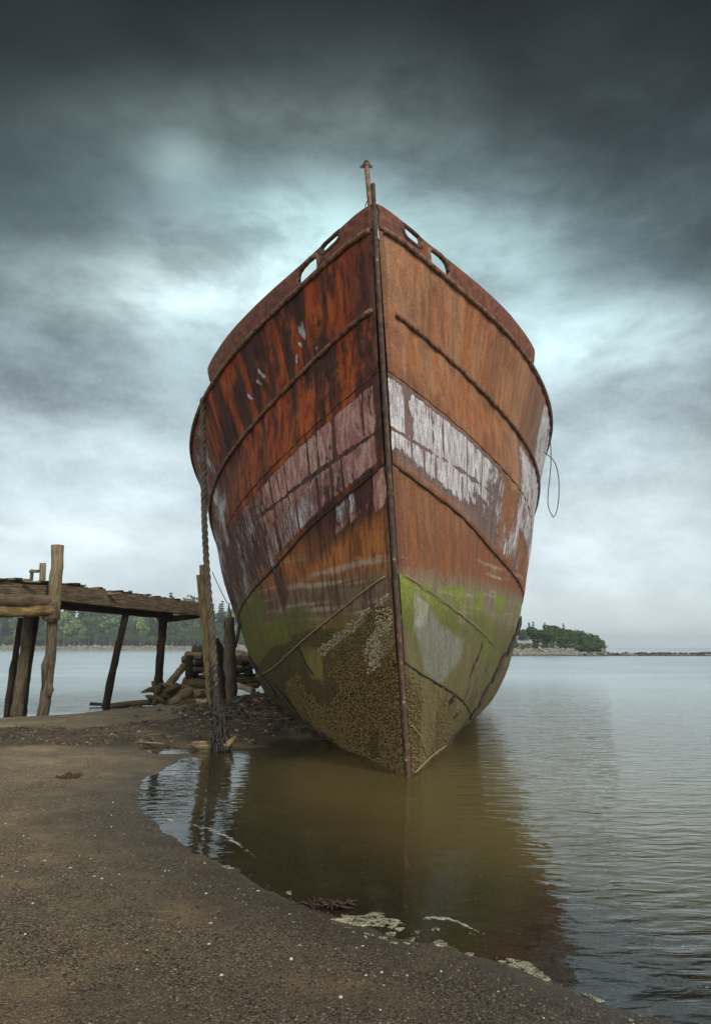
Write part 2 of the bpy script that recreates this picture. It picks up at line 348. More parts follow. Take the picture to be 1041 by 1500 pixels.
calm_ = np.clip(.22+.9*np.maximum(sm(.7, 2.2, GX+.10*(GY-9)), sm(20.0, 23, GY)*1.0), 0, 1)*np.where(GY < 20, 1, 1)
wattr = np.stack([np.clip(-GH, 0, 1.5), calm_, GH*0, np.ones_like(GH)], -1)
keep = (GH[:-1] < .06) | (GH[1:] < .06); keep = keep | np.roll(keep, -1, 1)
w_ob = grid_mesh('water', np.stack([GX, GY, GH*0], -1), m_water, {'depth': wattr}, wrap=True, keep=keep); tag(w_ob, kind='structure')
# ================================================================== THE WRECK
PSI, PHI = 0.004593,0.058649
ORG = np.array([0.836, 11.3929, 0.0])
HB = np.array([[0.07, 0.584, 1.429, 2.743, 3.926, 4.84, 4.958, 4.953, 4.949, 4.947], [0.07, 0.647, 1.473, 2.74, 3.941, 4.796, 5.011, 4.983, 4.969, 4.962], [0.07, 0.607, 1.36, 2.45, 3.561, 4.391, 4.797, 4.909, 4.929, 4.93], [0.07, 0.597, 1.378, 2.443, 3.473, 4.139, 4.675, 4.673, 4.881, 4.896], [0.07, 0.569, 1.31, 2.168, 3.085, 3.817, 4.269, 4.291, 4.795, 4.836], [0.07, 0.543, 1.173, 1.959, 2.652, 3.368, 3.851, 3.849, 4.645, 4.708], [0.07, 0.408, 0.964, 1.513, 1.914, 2.708, 3.414, 3.717, 4.33, 4.451], [0.07, 0.264, 0.555, 1.077, 1.539, 2.232, 2.876, 3.529, 4.029, 4.144]])
HZ = np.array([[9.049, 9.0, 8.9, 8.725, 8.469, 8.058, 7.483, 6.716, 5.684, 4.409], [8.677, 8.617, 8.499, 8.263, 7.919, 7.454, 6.852, 6.126, 5.183, 4.034], [7.452, 7.333, 7.127, 6.798, 6.422, 5.987, 5.432, 4.747, 3.898, 2.894], [6.499, 6.32, 6.045, 5.665, 5.244, 4.773, 4.264, 3.715, 3.043, 2.235], [4.947, 4.715, 4.373, 3.903, 3.463, 3.104, 2.767, 2.387, 1.879, 1.253], [3.208, 2.955, 2.588, 2.12, 1.712, 1.468, 1.419, 1.28, 0.852, 0.425], [1.733, 1.491, 1.136, 0.639, 0.284, 0.335, 0.447, 0.539, 0.476, 0.302], [0.0, 0.001, 0.003, -0.005, -0.01, -0.022, -0.024, -0.017, -0.008, -0.002]])
HB[3:8, 7] = (HB[3:8, 6]+HB[3:8, 8])/2+.08; Z0 = HZ[:, 0].copy(); HB[:3, 0] = (.035, .045, .06)
HB = np.vstack([HB, HB[7]*.72]); HZ = np.vstack([HZ, HZ[7]-.75]); Z0 = np.append(Z0, -.75)
TK = np.array([0, .6, 1.6, 3.2, 5.2, 7.6, 10.5, 14, 18.5, 24.])
def splmat(x, xq):
    n = len(x); h = np.diff(x); A = np.zeros((n, n)); B = np.zeros((n, n)); A[0, 0] = A[-1, -1] = 1
    for i in range(1, n-1):
        A[i, i-1] = h[i-1]; A[i, i] = 2*(h[i-1]+h[i]); A[i, i+1] = h[i]
        B[i, i-1] = 6/h[i-1]; B[i, i] = -6/h[i-1]-6/h[i]; B[i, i+1] = 6/h[i]
    M = np.linalg.solve(A, B); o = np.zeros((len(xq), n))
    for q, xx in enumerate(xq):
        i = min(max(np.searchsorted(x, xx)-1, 0), n-2); hh = h[i]; a = (x[i+1]-xx)/hh; b = (xx-x[i])/hh
        o[q, i] += a; o[q, i+1] += b; o[q] += ((a**3-a)*M[i]+(b**3-b)*M[i+1])*hh*hh/6
    return o
def s0(z): return -0.04*z-0.014*z*z
_r = np.array([math.cos(PSI), -math.sin(PSI), 0]); _a = np.array([math.sin(PSI), math.cos(PSI), 0]); _u = np.array([0, 0, 1.])
U2 = math.cos(PHI)*_u-math.sin(PHI)*_r; R2 = math.cos(PHI)*_r+math.sin(PHI)*_u
def ship(side, s, b, z):
    s, b, z = np.broadcast_arrays(np.asarray(s, float), np.asarray(b, float), np.asarray(z, float))
    return ORG+s[..., None]*_a+side*b[..., None]*R2+z[..., None]*U2
def hull_sbz(tt, vv):
    """tt (m,), vv (n,) -> s,b,z (n,m)"""
    V = splmat(np.arange(9.), np.atleast_1d(vv)); Wm = splmat(TK**.8, np.maximum(np.atleast_1d(tt), 0)**.8)
    b = V@(HB@Wm.T); z = V@(HZ@Wm.T); s = V@(s0(Z0)[:, None]+np.atleast_1d(tt)[None]*np.ones((9, 1)))
    return s, b, z
def hull_pt(side, t_, v, off=0.0):
    s, b, z = hull_sbz([t_, t_+.02], [v, v+.02]); P = ship(side, s, b, z)
    n = np.cross(P[0, 1]-P[0, 0], P[1, 0]-P[0, 0]); n /= np.linalg.norm(n); n *= -side*np.sign(np.dot(n, R2)*1.0)*-1
    if np.dot(n, R2)*side < 0: n = -n
    return P[0, 0]+n*off
def hull_line(side, pts, off):
    """polyline through (t, v) knots, resampled"""
    out = []
    for (a, b) in zip(pts[:-1], pts[1:]):
        k = max(2, int(abs(b[0]-a[0])/.12)+int(abs(b[1]-a[1])/.15))
        for i in range(k): out.append((a[0]+(b[0]-a[0])*i/k, a[1]+(b[1]-a[1])*i/k))
    out.append(pts[-1]); return [hull_pt(side, q[0], q[1], off) for q in out]
def seg(x, y, pts):                      # distance in (t, 1.25 v) metres
    d = np.full(x.shape, 9.)
    for (a, b) in zip(pts[:-1], pts[1:]):
        ax, ay, bx, by = a[0], a[1]*1.25, b[0], b[1]*1.25; ex, ey = bx-ax, by-ay
        q = np.clip(((x-ax)*ex+(y*1.25-ay)*ey)/(ex*ex+ey*ey+1e-9), 0, 1); d = np.minimum(d, np.hypot(x-ax-q*ex, y*1.25-ay-q*ey))
    return d
def poly_in(x, y, pts):
    return sdist(x, y*1.25, [(a, b*1.25) for a, b in pts])
def C3(*c): return np.array(srgb(*c))
def lay(base, m, c): return base*(1-m[..., None])+np.asarray(c)*m[..., None]

TD = np.concatenate([np.arange(0, 2, .018), np.arange(2, 9, .03), np.arange(9, 24.01, .3)])
def paint(side, tt, vv, zz):
    """zones of rust, paint, scum and weed: (base, maskA, maskB)"""
    T_, V_ = np.meshgrid(tt, vv); 
    st = fbm(T_*4.5+.6*fbm(V_*2, T_, 2, 3), V_*1.1, 4, 1+side); st2 = fbm(T_*13, V_*1.6, 3, 5+side); bl = fbm(T_*1.4, V_*1.6, 4, 8+side); fine = fbm(T_*16, V_*16, 3, 13+side)
    hz = zz+.10*(bl-.5)
    if side < 0:
        base = np.ones(T_.shape+(3,))*C3(94, 52, 34)
        base = lay(base, sm(.44, .58, st*.7+bl*.3), C3(152, 70, 34))
        base = lay(base, sm(.50, .62, st2*.6+bl*.4)*.8, C3(166, 88, 46))
        base = lay(base, sm(.52, .40, st*.5+fine*.2+bl*.3)*.9, C3(66, 36, 26))
        base = lay(base, sm(.9, .0, T_)*box(V_, 0, 2.0, .3)*.8, C3(72, 42, 32))
        base = lay(base, sm(4.0, 6.5, T_)*.6, C3(86, 48, 34))
        base = lay(base, box(V_, 2.2, 3.1, .1)*.35*sm(1, 4, T_), C3(110, 72, 48))
    else:
        base = np.ones(T_.shape+(3,))*C3(144, 106, 78)
        base = lay(base, sm(.42, .62, st*.6+bl*.4)*.8, C3(152, 94, 58))
        base = lay(base, sm(.50, .38, bl)*.6, C3(122, 78, 52))
        base = lay(base, sm(1.2, 0, T_)*sm(2.5, 1, V_)*.6, C3(158, 124, 96))
        base = lay(base, sm(3.0, 5.5, T_)*box(V_, 1, 3.2, .3)*sm(.35, .6, st)*.75, C3(150, 132, 112))
        base = lay(base, sm(.55, .68, st2)*.35, C3(176, 122, 82))
    # below the paint band
    low = sm(3.92, 4.02, V_)
    base = lay(base, low*.85, C3(104, 60, 38) if side < 0 else C3(128, 88, 62))
    base = lay(base, low*sm(.48, .62, st)*.5, C3(128, 76, 46))
    tan = sm(4.35, 3.7, hz)*sm(2.55, 2.9, hz)*(sm(2.9, 3.4, V_))
    base = lay(base, tan*(.85 if side < 0 else .55), C3(168, 108, 60) if side < 0 else C3(120, 80, 56))
    base = lay(base, tan*sm(.55, .7, st2)*.6, C3(150, 84, 48))
    grey = sm(3.45, 3.05, hz)*sm(2.0, 2.5, hz)*sm(2.9, 3.4, V_)
    base = lay(base, grey*.85, C3(100, 90, 72) if side < 0 else C3(122, 116, 94))
    lines = sm(.62, .74, fbm(hz*14, T_*.5, 3, 40+side))*sm(3.9, 3.6, hz)*sm(2.3, 2.6, hz)
    base = lay(base, lines*.75*sm(3.2, 3.6, V_), C3(164, 152, 130))
    olive = sm(2.75, 2.25, hz)
    base = lay(base, olive*sm(3, 3.5, V_), C3(124, 104, 50) if side < 0 else C3(100, 94, 62))
    algae = np.zeros_like(T_); crust = np.zeros_like(T_); dark = np.zeros_like(T_); white = np.zeros_like(T_); pink = np.zeros_like(T_); shell = np.zeros_like(T_)
    if side < 0:
        base = lay(base, olive*sm(.45, .6, bl)*.6, C3(108, 88, 40))
        algae = np.maximum(algae, box(V_, 4.45, 5.25, .2)*sm(1.7, 2.6, T_)*.62*sm(3.0, 2.7, hz+.0*T_))
        algae = np.maximum(algae, .55*box(T_, 2.9, 4.6, .4)*box(V_, 4.6, 5.5, .2))
        algae = np.maximum(algae, .55*box(T_, 4.5, 8.5, .5)*box(V_, 3.9, 4.6, .2))
        crust = sm(2.45, 2.15, hz+.35*(fbm(T_*1.2, V_, 3, 31)-.5)+.16*np.maximum(0, T_-2.2))*sm(-.3, .2, T_+1)
        crust *= np.clip(.35+1.5*fbm(T_*1.6, V_*2.2, 4, 35), 0, 1.1); crust = np.maximum(crust, box(T_, .12, 2.2, .15)*sm(5.2, 5.32, V_+.1*(bl-.5)))
        # a smooth scraped streak through the crust
        sc = poly_in(T_, V_, [(3.1, 4.9), (1.95, 5.2), (2.15, 5.7), (2.9, 5.5)]); crust *= 1-sm(-.05, .15, sc)*.75
        base = lay(base, sm(-.05, .15, sc)*.5, C3(118, 110, 66))
        shell = box(T_, .0, .5, .08)*box(V_, 5.45, 5.85, .1)*.62+box(T_, .6, 1.9, .15)*box(V_, 5.22, 5.34, .04)*.6
        patch = sm(-.06, .04, poly_in(T_, V_, [(3.75, 3.98), (3.25, 4.06), (3.2, 4.42), (3.6, 4.52)])+.12*(st-.5))
        base = lay(base, patch*.9, C3(84, 46, 36))
    else:
        algae = np.maximum(algae, .95*sm(3.15, 3.05, hz)*sm(2.35, 2.95, hz+.5*(fbm(T_*2.5, V_*.4, 3, 49)-.5))*sm(.2, .5, T_+.3)*np.clip(.15+1.5*(fbm(T_*2.2, V_*1.3, 4, 50)-.2), 0, 1))
        algae = np.maximum(algae, .9*box(T_, -.2, .28, .10)*box(V_, 5.0, 5.6, .12))
        algae = np.maximum(algae, .66*box(T_, .7, 1.7, .15)*box(V_, 4.98, 5.28, .08))
        algae = np.maximum(algae, .60*box(T_, 1.9, 4.4, .3)*box(V_, 4.72, 5.3, .12)*(.5+fbm(T_*1.5, V_*2, 3, 51)))
        algae = np.maximum(algae, .38*box(T_, .1, 6.5, .3)*sm(2.9, 2.5, hz)*sm(1.2, 1.9, hz))
        gp_ = sm(-.05, .06, poly_in(T_, V_, [(.42, 5.16), (1.1, 5.30), (1.98, 5.24), (1.8, 5.55), (1.15, 6.0), (.62, 5.92), (.25, 5.55)])+.08*(st-.5))
        algae *= 1-gp_*.92; base = lay(base, gp_*.85, C3(116, 118, 106))
        lt = sm(.0, .05, poly_in(T_, V_, [(.25, 5.12), (.75, 5.12), (.62, 5.45), (.25, 5.55)])); base = lay(base, lt*.5, C3(160, 158, 140)); algae *= 1-lt*.8; algae *= np.clip(.68+1.4*(fbm(T_*3, V_*2.2, 4, 52)-.3), .2, 1.15)
        crust = sm(1.9, .9, hz)*.42*sm(.35, .6, bl)+.5*sm(.9, .1, T_+.6*(bl-.5))*sm(5.9, 6.4, V_+.4*(bl-.5))
        base = lay(base, sm(1.6, .3, hz)*.5*sm(3, 4, V_), C3(100, 88, 58))
        for a, b, w in [((3.1, 5.12), (2.75, 5.36), .035), ((2.68, 5.42), (2.52, 5.6), .03), ((2.6, 5.75), (2.38, 5.95), .03), ((1.85, 6.02), (1.7, 6.12), .05), ((2.6, 5.5), (2.5, 5.7), .02), ((2.35, 6.15), (2.2, 6.3), .03), ((3.9, 5.2), (3.75, 5.35), .02), ((3.2, 5.5), (2.7, 5.95), .012)]:
            dark = np.maximum(dark, sm(w*1.4, w*.6, seg(T_, V_, [a, b])))
    # ---- paint band
    rw_ = (V_ > 3.6); ph = (T_+.16*rw_-.40+.16*np.sin(T_*5.1+rw_*1.7+side))/.46; pil = np.abs(ph-np.round(ph))*.46; wig = .26*(fbm(T_*4, V_*7, 4, 60+side)-.5)
    gap = sm(.036, .012, pil+wig*.2)*sm(-.1, .2, T_)*sm(.2, .42, fbm(ph*0+np.round(ph)*3.3, V_*2.2, 3, 66)+.12)+sm(.030, .010, np.abs(V_-(3.66-.07*np.minimum(T_, 4)))*1.25+wig*.25)
    gap = np.clip(gap, 0, 1)
    if side < 0:
        inb = box(V_, 3.13, 3.93, .03)*sm(.03, .12, T_)
        base = lay(base, inb*.9, C3(82, 56, 48))
        pink = inb*(1-gap)*np.clip(.74-.05*T_+.9*(bl-.5)+.5*(fine-.5)-.30*sm(3.0, 5.2, T_), 0, 1)*sm(8, 6.5, T_)
        pale = inb*(1-gap)*sm(3.3, 3.8, V_)*box(T_, .5, 3.8, .5)*(.36+.5*(bl-.4))
        white = pale
        white = np.maximum(white, box(T_, 3.2, 8.5, .5)*box(V_, 3.1, 4.2, .2)*(.36+.5*(bl-.5)))
        white = np.maximum(white, sm(4.3, 5.6, T_)*box(V_, 1.9, 3.3, .15)*(.30+.16*sm(5.2, 6.5, T_)+.6*(bl-.5)))
        white = np.maximum(white, sm(5.7, 6.0, T_)*box(V_, 1.1, 2.0, .06)*(.34+.7*(bl-.5)))
        dk = sm(2.4, 1.2, T_)*box(V_, 3.98, 4.28, .05); pink = np.maximum(pink, dk*.50*sm(.42, .55, st)+.8*box(T_, .02, .22, .03)*box(V_, 3.98, 4.35, .05)); white = np.maximum(white, sm(2.4, 1.6, T_)*sm(.3, .5, T_)*box(V_, 3.98, 4.2, .04)*.52*sm(.45, .6, st))
        base = lay(base, box(V_, 3.97, 4.35, .08)*sm(3, 1.5, T_)*.7, C3(56, 34, 28))
        for a, b, w in [((1.56, 1.48), (1.5, 1.6), .06), ((1.66, 1.62), (1.6, 1.68), .03), ((2.83, 1.50), (2.72, 1.62), .035), ((2.95, 1.58), (2.86, 1.66), .03), ((3.35, 1.62), (3.25, 1.7), .025), ((1.2, 1.85), (1.22, 1.88), .02), ((1.75, 1.75), (1.77, 1.8), .03)]:
            white = np.maximum(white, .66*sm(w*2.6, 0, seg(T_, V_, [a, b])))
        for q, w in [([(3.15, 5.02), (2.9, 5.22), (2.7, 5.42)], .03), ([(4.6, 5.35), (4.1, 5.75)], .02), ([(2.0, 5.75), (1.9, 5.85)], .02)]: dark = np.maximum(dark, sm(w*1.4, w*.6, seg(T_, V_, q)))
    else:
        inb = box(V_, 3.06, 3.93, .02)*(T_ < 3.62)
        base = lay(base, inb*.85, C3(112, 96, 92))
        white = inb*(1-gap)*np.clip(.90+.8*(bl-.5)+.6*(fine-.5)-.12*rw_-.42*sm(1.8, 3.6, T_+1.6*(V_-3.5)*rw_), 0, 1)*sm(.03, .09, V_-3.04)*sm(3.95, 3.75, V_+.15*(fine-.5))
        edge = box(T_, 3.56, 3.62, .01)*box(V_, 3.06, 3.8, .02); white = np.maximum(white, edge*.55)
        white = np.maximum(white, (T_ > 3.62)*box(V_, 3.12, 3.95, .08)*(.33+.8*(bl-.5))*sm(8, 5, T_))
        white = np.maximum(white, sm(4.2, 4.9, T_)*box(V_, 2.1, 3.5, .1)*(.62+.5*(bl-.5)))
        white = np.maximum(white, sm(5.7, 6.0, T_)*box(V_, 1.05, 2.3, .06)*(.64+.5*(bl-.5)))
        base = lay(base, sm(4.3, 4.8, T_)*box(V_, 1, 3.5, .2)*.5, C3(92, 58, 44))
    # ---- seams
    dark = np.maximum(dark, .95*sm(.018, .008, np.abs(V_-3.985)*1.25)*sm(14, 0, T_))
    dark = np.maximum(dark, .6*sm(.012, .006, np.abs(V_-3.03)*1.25))
    dark = np.maximum(dark, .85*sm(.022, .008, np.abs(V_-6.0+.02*fine)*1.25))
    dark = np.maximum(dark, .45*sm(.012, .005, np.abs(V_-1.62-.15*T_*0)*1.25)*sm(1.6, 1.2, T_)) if side < 0 else dark
    for c in (2.05, 4.15): dark = np.maximum(dark, .35*sm(.012, .004, np.abs(T_-c))*sm(3.9, 4.2, V_))
    base = lay(base, sm(.02, .0, T_-.05)*.6, C3(96, 66, 48))
    A = np.stack([white, pink, algae, np.ones_like(white)], -1); B = np.stack([crust, dark, shell, (np.ones_like(white)*.72 if side < 0 else .22+0*white)*(1-.5*sm(2.9, 2.3, hz))], -1)
    base = base/.80*.86
    al_ = np.clip((.18 if side < 0 else .25)+.9*(bl-.5)+(.75*sm(2.5, 3.05, hz) if side > 0 else 0), 0, 1)
    return np.concatenate([base, al_[..., None]], -1), A, B

def rust_material(name, kind='hull'):
    m, t, p, out = material(name)
    uvn = t.new('ShaderNodeUVMap'); uvn.uv_map = 'UVMap'; uv = uvn.outputs[0]
    P_ = t.new('ShaderNodeTexCoord').outputs['Object']
    f1 = t.noise(P_, 34, 5, .7); f2 = t.noise(P_, 9, 5, .62)
    if kind == 'hull':
        sv = t.mapv(uv, (9, 1.7, 1)); streak = t.noise(sv, 1.0, 6, .65, .3); st3 = t.noise(t.mapv(uv, (30, 3.2, 1)), 1.0, 5, .7, .2)
        ca = t.new('ShaderNodeVertexColor'); ca.layer_name = 'base'; c = ca.outputs[0]
        A = t.new('ShaderNodeVertexColor'); A.layer_name = 'paint'; a = t.new('ShaderNodeSeparateColor'); t.put(a.inputs[0], A.outputs[0])
        B = t.new('ShaderNodeVertexColor'); B.layer_name = 'growth'; b = t.new('ShaderNodeSeparateColor'); t.put(b.inputs[0], B.outputs[0])
        white, pink, algae = a.outputs[:3]; crust, dark, shell = b.outputs[:3]
        pt_ = t.noise(t.mapv(uv, (7.5, 2.6, 1)), 1.0, 9, .72, .4)
        sd_ = t.math('ADD', t.math('MULTIPLY', streak, .5), t.math('MULTIPLY', pt_, .5)); sgn = B.outputs[1]
        c = t.mix(t.math('MULTIPLY', t.ss(sd_, .495, .545), sgn), c, t.mix(1.0, c, (.36, .30, .30), 'MULTIPLY'))
        c = t.mix(t.math('MULTIPLY', t.ss(pt_, .40, .33), sgn), c, t.mix(1.0, c, (1.35, 1.2, .95), 'MULTIPLY'))
        c = t.mix(t.ss(streak, .3, .7, .0, .4), c, t.mix(1.0, c, (.55, .46, .42), 'MULTIPLY'))
        c = t.mix(t.ss(st3, .52, .72, 0, .55), c, t.mix(1.0, c, (1.55, 1.45, 1.35), 'MULTIPLY'))
        c = t.mix(t.ss(f1, .40, .55, .65, 0), c, t.mix(1.0, c, (.45, .40, .38), 'MULTIPLY'))
        c = t.mix(t.ss(f1, .6, .75, 0, .35), c, t.mix(1.0, c, (1.6, 1.5, 1.4), 'MULTIPLY'))
        f3 = t.noise(t.mapv(P_, (1, 1, .45)), 44, 4, .72); nz = t.math('ADD', t.math('MULTIPLY', streak, .22), t.math('ADD', t.math('MULTIPLY', st3, .42), t.math('ADD', t.math('MULTIPLY', f2, .10), t.math('MULTIPLY', f3, .34))))
        thr = lambda msk, w=.06, g=1.0: t.ss(t.math('ADD', msk, t.math('MULTIPLY', t.math('SUBTRACT', nz, .5), 2.4*g)), .5-w, .5+w)
        pk = thr(t.math('SUBTRACT', pink, .07)); wh = thr(t.math('SUBTRACT', white, .10), .05)
        pc = t.mix(t.ss(st3, .35, .65), srgb(126, 78, 72), srgb(172, 122, 112)); pc = t.mix(t.ss(pt_, .45, .58, 0, .8), pc, srgb(190, 160, 146)); pc = t.mix(t.ss(f3, .5, .62, 0, .6), pc, srgb(96, 62, 54))
        c = t.mix(t.math('MULTIPLY', pk, .92), c, pc)
        wc = t.mix(t.ss(st3, .38, .60), srgb(138, 126, 126), srgb(206, 205, 204)); wc = t.mix(t.ss(f3, .48, .62, 0, .7), wc, srgb(134, 116, 112)); wc = t.mix(t.ss(pt_, .5, .62, 0, .5), wc, srgb(150, 134, 132))
        c = t.mix(t.math('MULTIPLY', wh, .94), c, wc)
        edge_ = t.math('MULTIPLY', thr(t.math('ADD', white, .07), .05), t.math('SUBTRACT', 1.0, wh)); c = t.mix(t.math('MULTIPLY', edge_, .5), c, srgb(70, 46, 38))
        ag = thr(algae, .22, .55); ac = t.mix(ca.outputs[1], srgb(84, 80, 36), srgb(126, 142, 36)); ac = t.mix(t.ss(f2, .35, .65, .5, 0), ac, srgb(80, 80, 40)); ac = t.mix(t.ss(f1, .3, .6, .7, 0), ac, srgb(60, 66, 26))
        c = t.mix(t.math('MULTIPLY', ag, .80), c, ac)
        v = t.vor(P_, 36); vc = t.new('ShaderNodeSeparateColor'); t.put(vc.inputs[0], t.vor(P_, 36, out='Color'))
        v_ = t.vor(P_, 55)
        cr = thr(crust, .15, .6)
        cc = t.mix(t.ss(v, .15, .6), srgb(150, 122, 62), srgb(44, 35, 17)); cc = t.mix(t.math('MULTIPLY', t.math('GREATER_THAN', vc.outputs[0], .93), t.math('LESS_THAN', v, .3)), cc, srgb(176, 164, 130))
        cc = t.mix(t.ss(f2, .35, .7, .0, .55), cc, srgb(56, 54, 30))
        c = t.mix(t.math('MULTIPLY', cr, .88), c, cc)
        sh = t.math('MULTIPLY', t.math('LESS_THAN', v_, .42), thr(shell, .1, .8)); c = t.mix(t.math('MULTIPLY', sh, .9), c, srgb(206, 196, 170))
        dk = t.ss(dark, .25, .6); c = t.mix(t.math('MULTIPLY', dk, .93), c, (.012, .009, .008))
        h = t.math('ADD', t.math('MULTIPLY', f1, .5), t.math('MULTIPLY', st3, .35)); h = t.math('ADD', h, t.math('MULTIPLY', t.math('ADD', wh, pk), .55))
        h = t.math('ADD', h, t.math('MULTIPLY', cr, t.math('ADD', t.math('MULTIPLY', t.ss(v, 0, .6, 1, 0), 2.6), t.ss(v_, 0, .6, .8, 0))))
        h = t.math('ADD', h, t.math('MULTIPLY', sh, 2.0)); h = t.math('SUBTRACT', h, t.math('MULTIPLY', dk, 2.5)); h = t.math('ADD', h, t.math('MULTIPLY', f2, 1.2))
        hs = t.new('ShaderNodeHueSaturation'); hs.inputs['Saturation'].default_value = 1.03; hs.inputs['Value'].default_value = 1.16; t.put(hs.inputs['Color'], c); t.put(p.inputs['Normal'], t.bump(h, .85, .013)); t.put(p.inputs['Base Color'], hs.outputs[0])
        ro = t.math('ADD', .58, t.math('MULTIPLY', f1, .3)); t.put(p.inputs['Roughness'], ro); p.inputs['Specular IOR Level'].default_value = .32
    else:
        cols = {'rail': ((74, 50, 38), (148, 108, 80)), 'bul': ((86, 48, 34), (140, 78, 50)), 'dark': ((24, 19, 17), (56, 40, 32)), 'slot': ((50, 34, 28), (110, 74, 58)), 'stem': ((58, 42, 32), (104, 74, 54))}[kind]
        c = t.mix(t.ss(f2, .35, .65), srgb(*cols[0]), srgb(*cols[1])); st3 = t.noise(t.mapv(P_, (6, 6, 1.2)), 1.0, 5, .6)
        c = t.mix(t.ss(st3, .5, .7, 0, .5), c, {'dark': srgb(60, 44, 38), 'stem': srgb(130, 74, 44)}.get(kind, srgb(150, 78, 40)))
        c = t.mix(t.ss(f1, .35, .62, .6, 0), c, t.mix(1.0, c, (.4, .36, .34), 'MULTIPLY'))
        if kind == 'stem': c = t.mix(t.ss(t.math('ADD', t.math('MULTIPLY', f2, .6), t.math('MULTIPLY', f1, .4)), .60, .66), c, srgb(196, 188, 180))
        t.put(p.inputs['Base Color'], c); t.put(p.inputs['Roughness'], t.math('ADD', .50, t.math('MULTIPLY', f1, .35)))
        t.put(p.inputs['Normal'], t.bump(t.math('ADD', f1, f2), .8 if kind == 'bul' else .35, .012 if kind == 'bul' else .006))
    return m
M_hull = rust_material('rusty_hull_plate'); M_rail = rust_material('rusty_pipe', 'rail'); M_bul = rust_material('rusty_bulwark', 'bul')
M_dark = rust_material('dark_rusty_iron', 'dark'); M_stem = rust_material('worn_stem_iron', 'stem'); M_slot = rust_material('scaly_fairlead_iron', 'slot')
M_flake, t, p, out = material('flaking_primer'); P_ = t.new('ShaderNodeTexCoord').outputs['Object']; n_ = t.noise(P_, 7, 6, .75); t.put(p.inputs['Base Color'], t.mix(t.ss(n_, .56, .62), srgb(74, 52, 38), srgb(198, 190, 180))); p.inputs['Roughness'].default_value = .7
ship_root = empty('ship_wreck', ORG.tolist())
tag(ship_root, 'huge rusty steel ship hull standing aground bow first with peeling white and maroon paint', 'ship')
# shell of both sides
def shell(side):
    vv = np.concatenate([np.arange(1.0, 7.0, .018), np.arange(7.0, 8.01, .1)])
    s, b, z = hull_sbz(TD, vv); P = ship(side, s, b, z); Zw = P[..., 2]
    n = np.cross(np.gradient(P, axis=1), np.gradient(P, axis=0)); n /= np.linalg.norm(n, axis=-1, keepdims=True)+1e-9
    n *= np.sign((n*R2).sum(-1, keepdims=True))*side
    T_, V_ = np.meshgrid(TD, vv)
    ph = (T_-.32)/.50; fr_ = np.cos(2*np.pi*ph); dent = .010*fr_*sm(0, .5, T_)*(.5+fbm(T_, V_, 2, 70))+.035*(fbm(T_*.7, V_*.8, 3, 71+side)-.5)*sm(0, .8, T_)+.012*(fbm(T_*2.6, V_*2.2, 3, 75+side)-.5)*sm(0, .5, T_)
    if side > 0:
        for (a, b2, rr, dd) in [(3.55, 1.45, .22, .06), (3.1, 2.2, .2, .03), (4.4, 1.8, .3, .03), (2.4, 1.7, .4, .02)]: dent -= dd*np.exp(-((T_-a)**2+((V_-b2)*1.25)**2)/(rr*rr))
    lap = .022*sm(3.955, 3.985, V_)*-1+.010*sm(3.04, 3.02, V_)+.014*sm(6.01, 5.99, V_)*sm(5, 5.1, V_)
    lap += .02*sm(.02, 0, np.abs(V_-5.0)*1.25)*0
    P = P+n*(dent+lap)[..., None]
    base, A, B = paint(side, TD, vv, Zw)
    uv = np.stack([T_+(7.3 if side > 0 else 0), V_*1.25], -1)
    return grid_mesh('hull_side', P, M_hull, {'base': base, 'paint': A, 'growth': B}, uv, ship_root, flip=(side < 0))
h1 = shell(-1); h1['label'] = 'deep orange rust hull side with flaking maroon and white paint and brown barnacle crust'
h2 = shell(1); h2['label'] = 'tan rust hull side with peeling white painted band and bright green weed'
# deck, transom
tt = np.concatenate([np.arange(0, 5, .25), np.arange(5, 24.01, 1.0)]); s, b, z = hull_sbz(tt, [1.06]); k = np.linspace(-1, 1, 9)
Pd = np.stack([ship(1, s[0], b[0]*q*.955, z[0]-.12+.06*(1-q*q)) for q in k]); grid_mesh('deck', Pd, M_bul, uv=Pd[..., :2].copy(), parent=ship_root)
vv = np.linspace(1, 8, 15); s, b, z = hull_sbz([23.98], vv); Pt = np.stack([ship(1, s[:, 0], b[:, 0]*q, z[:, 0]) for q in np.linspace(-1, 1, 7)]); grid_mesh('transom', Pt, M_bul, uv=Pt[..., :2].copy(), parent=ship_root)
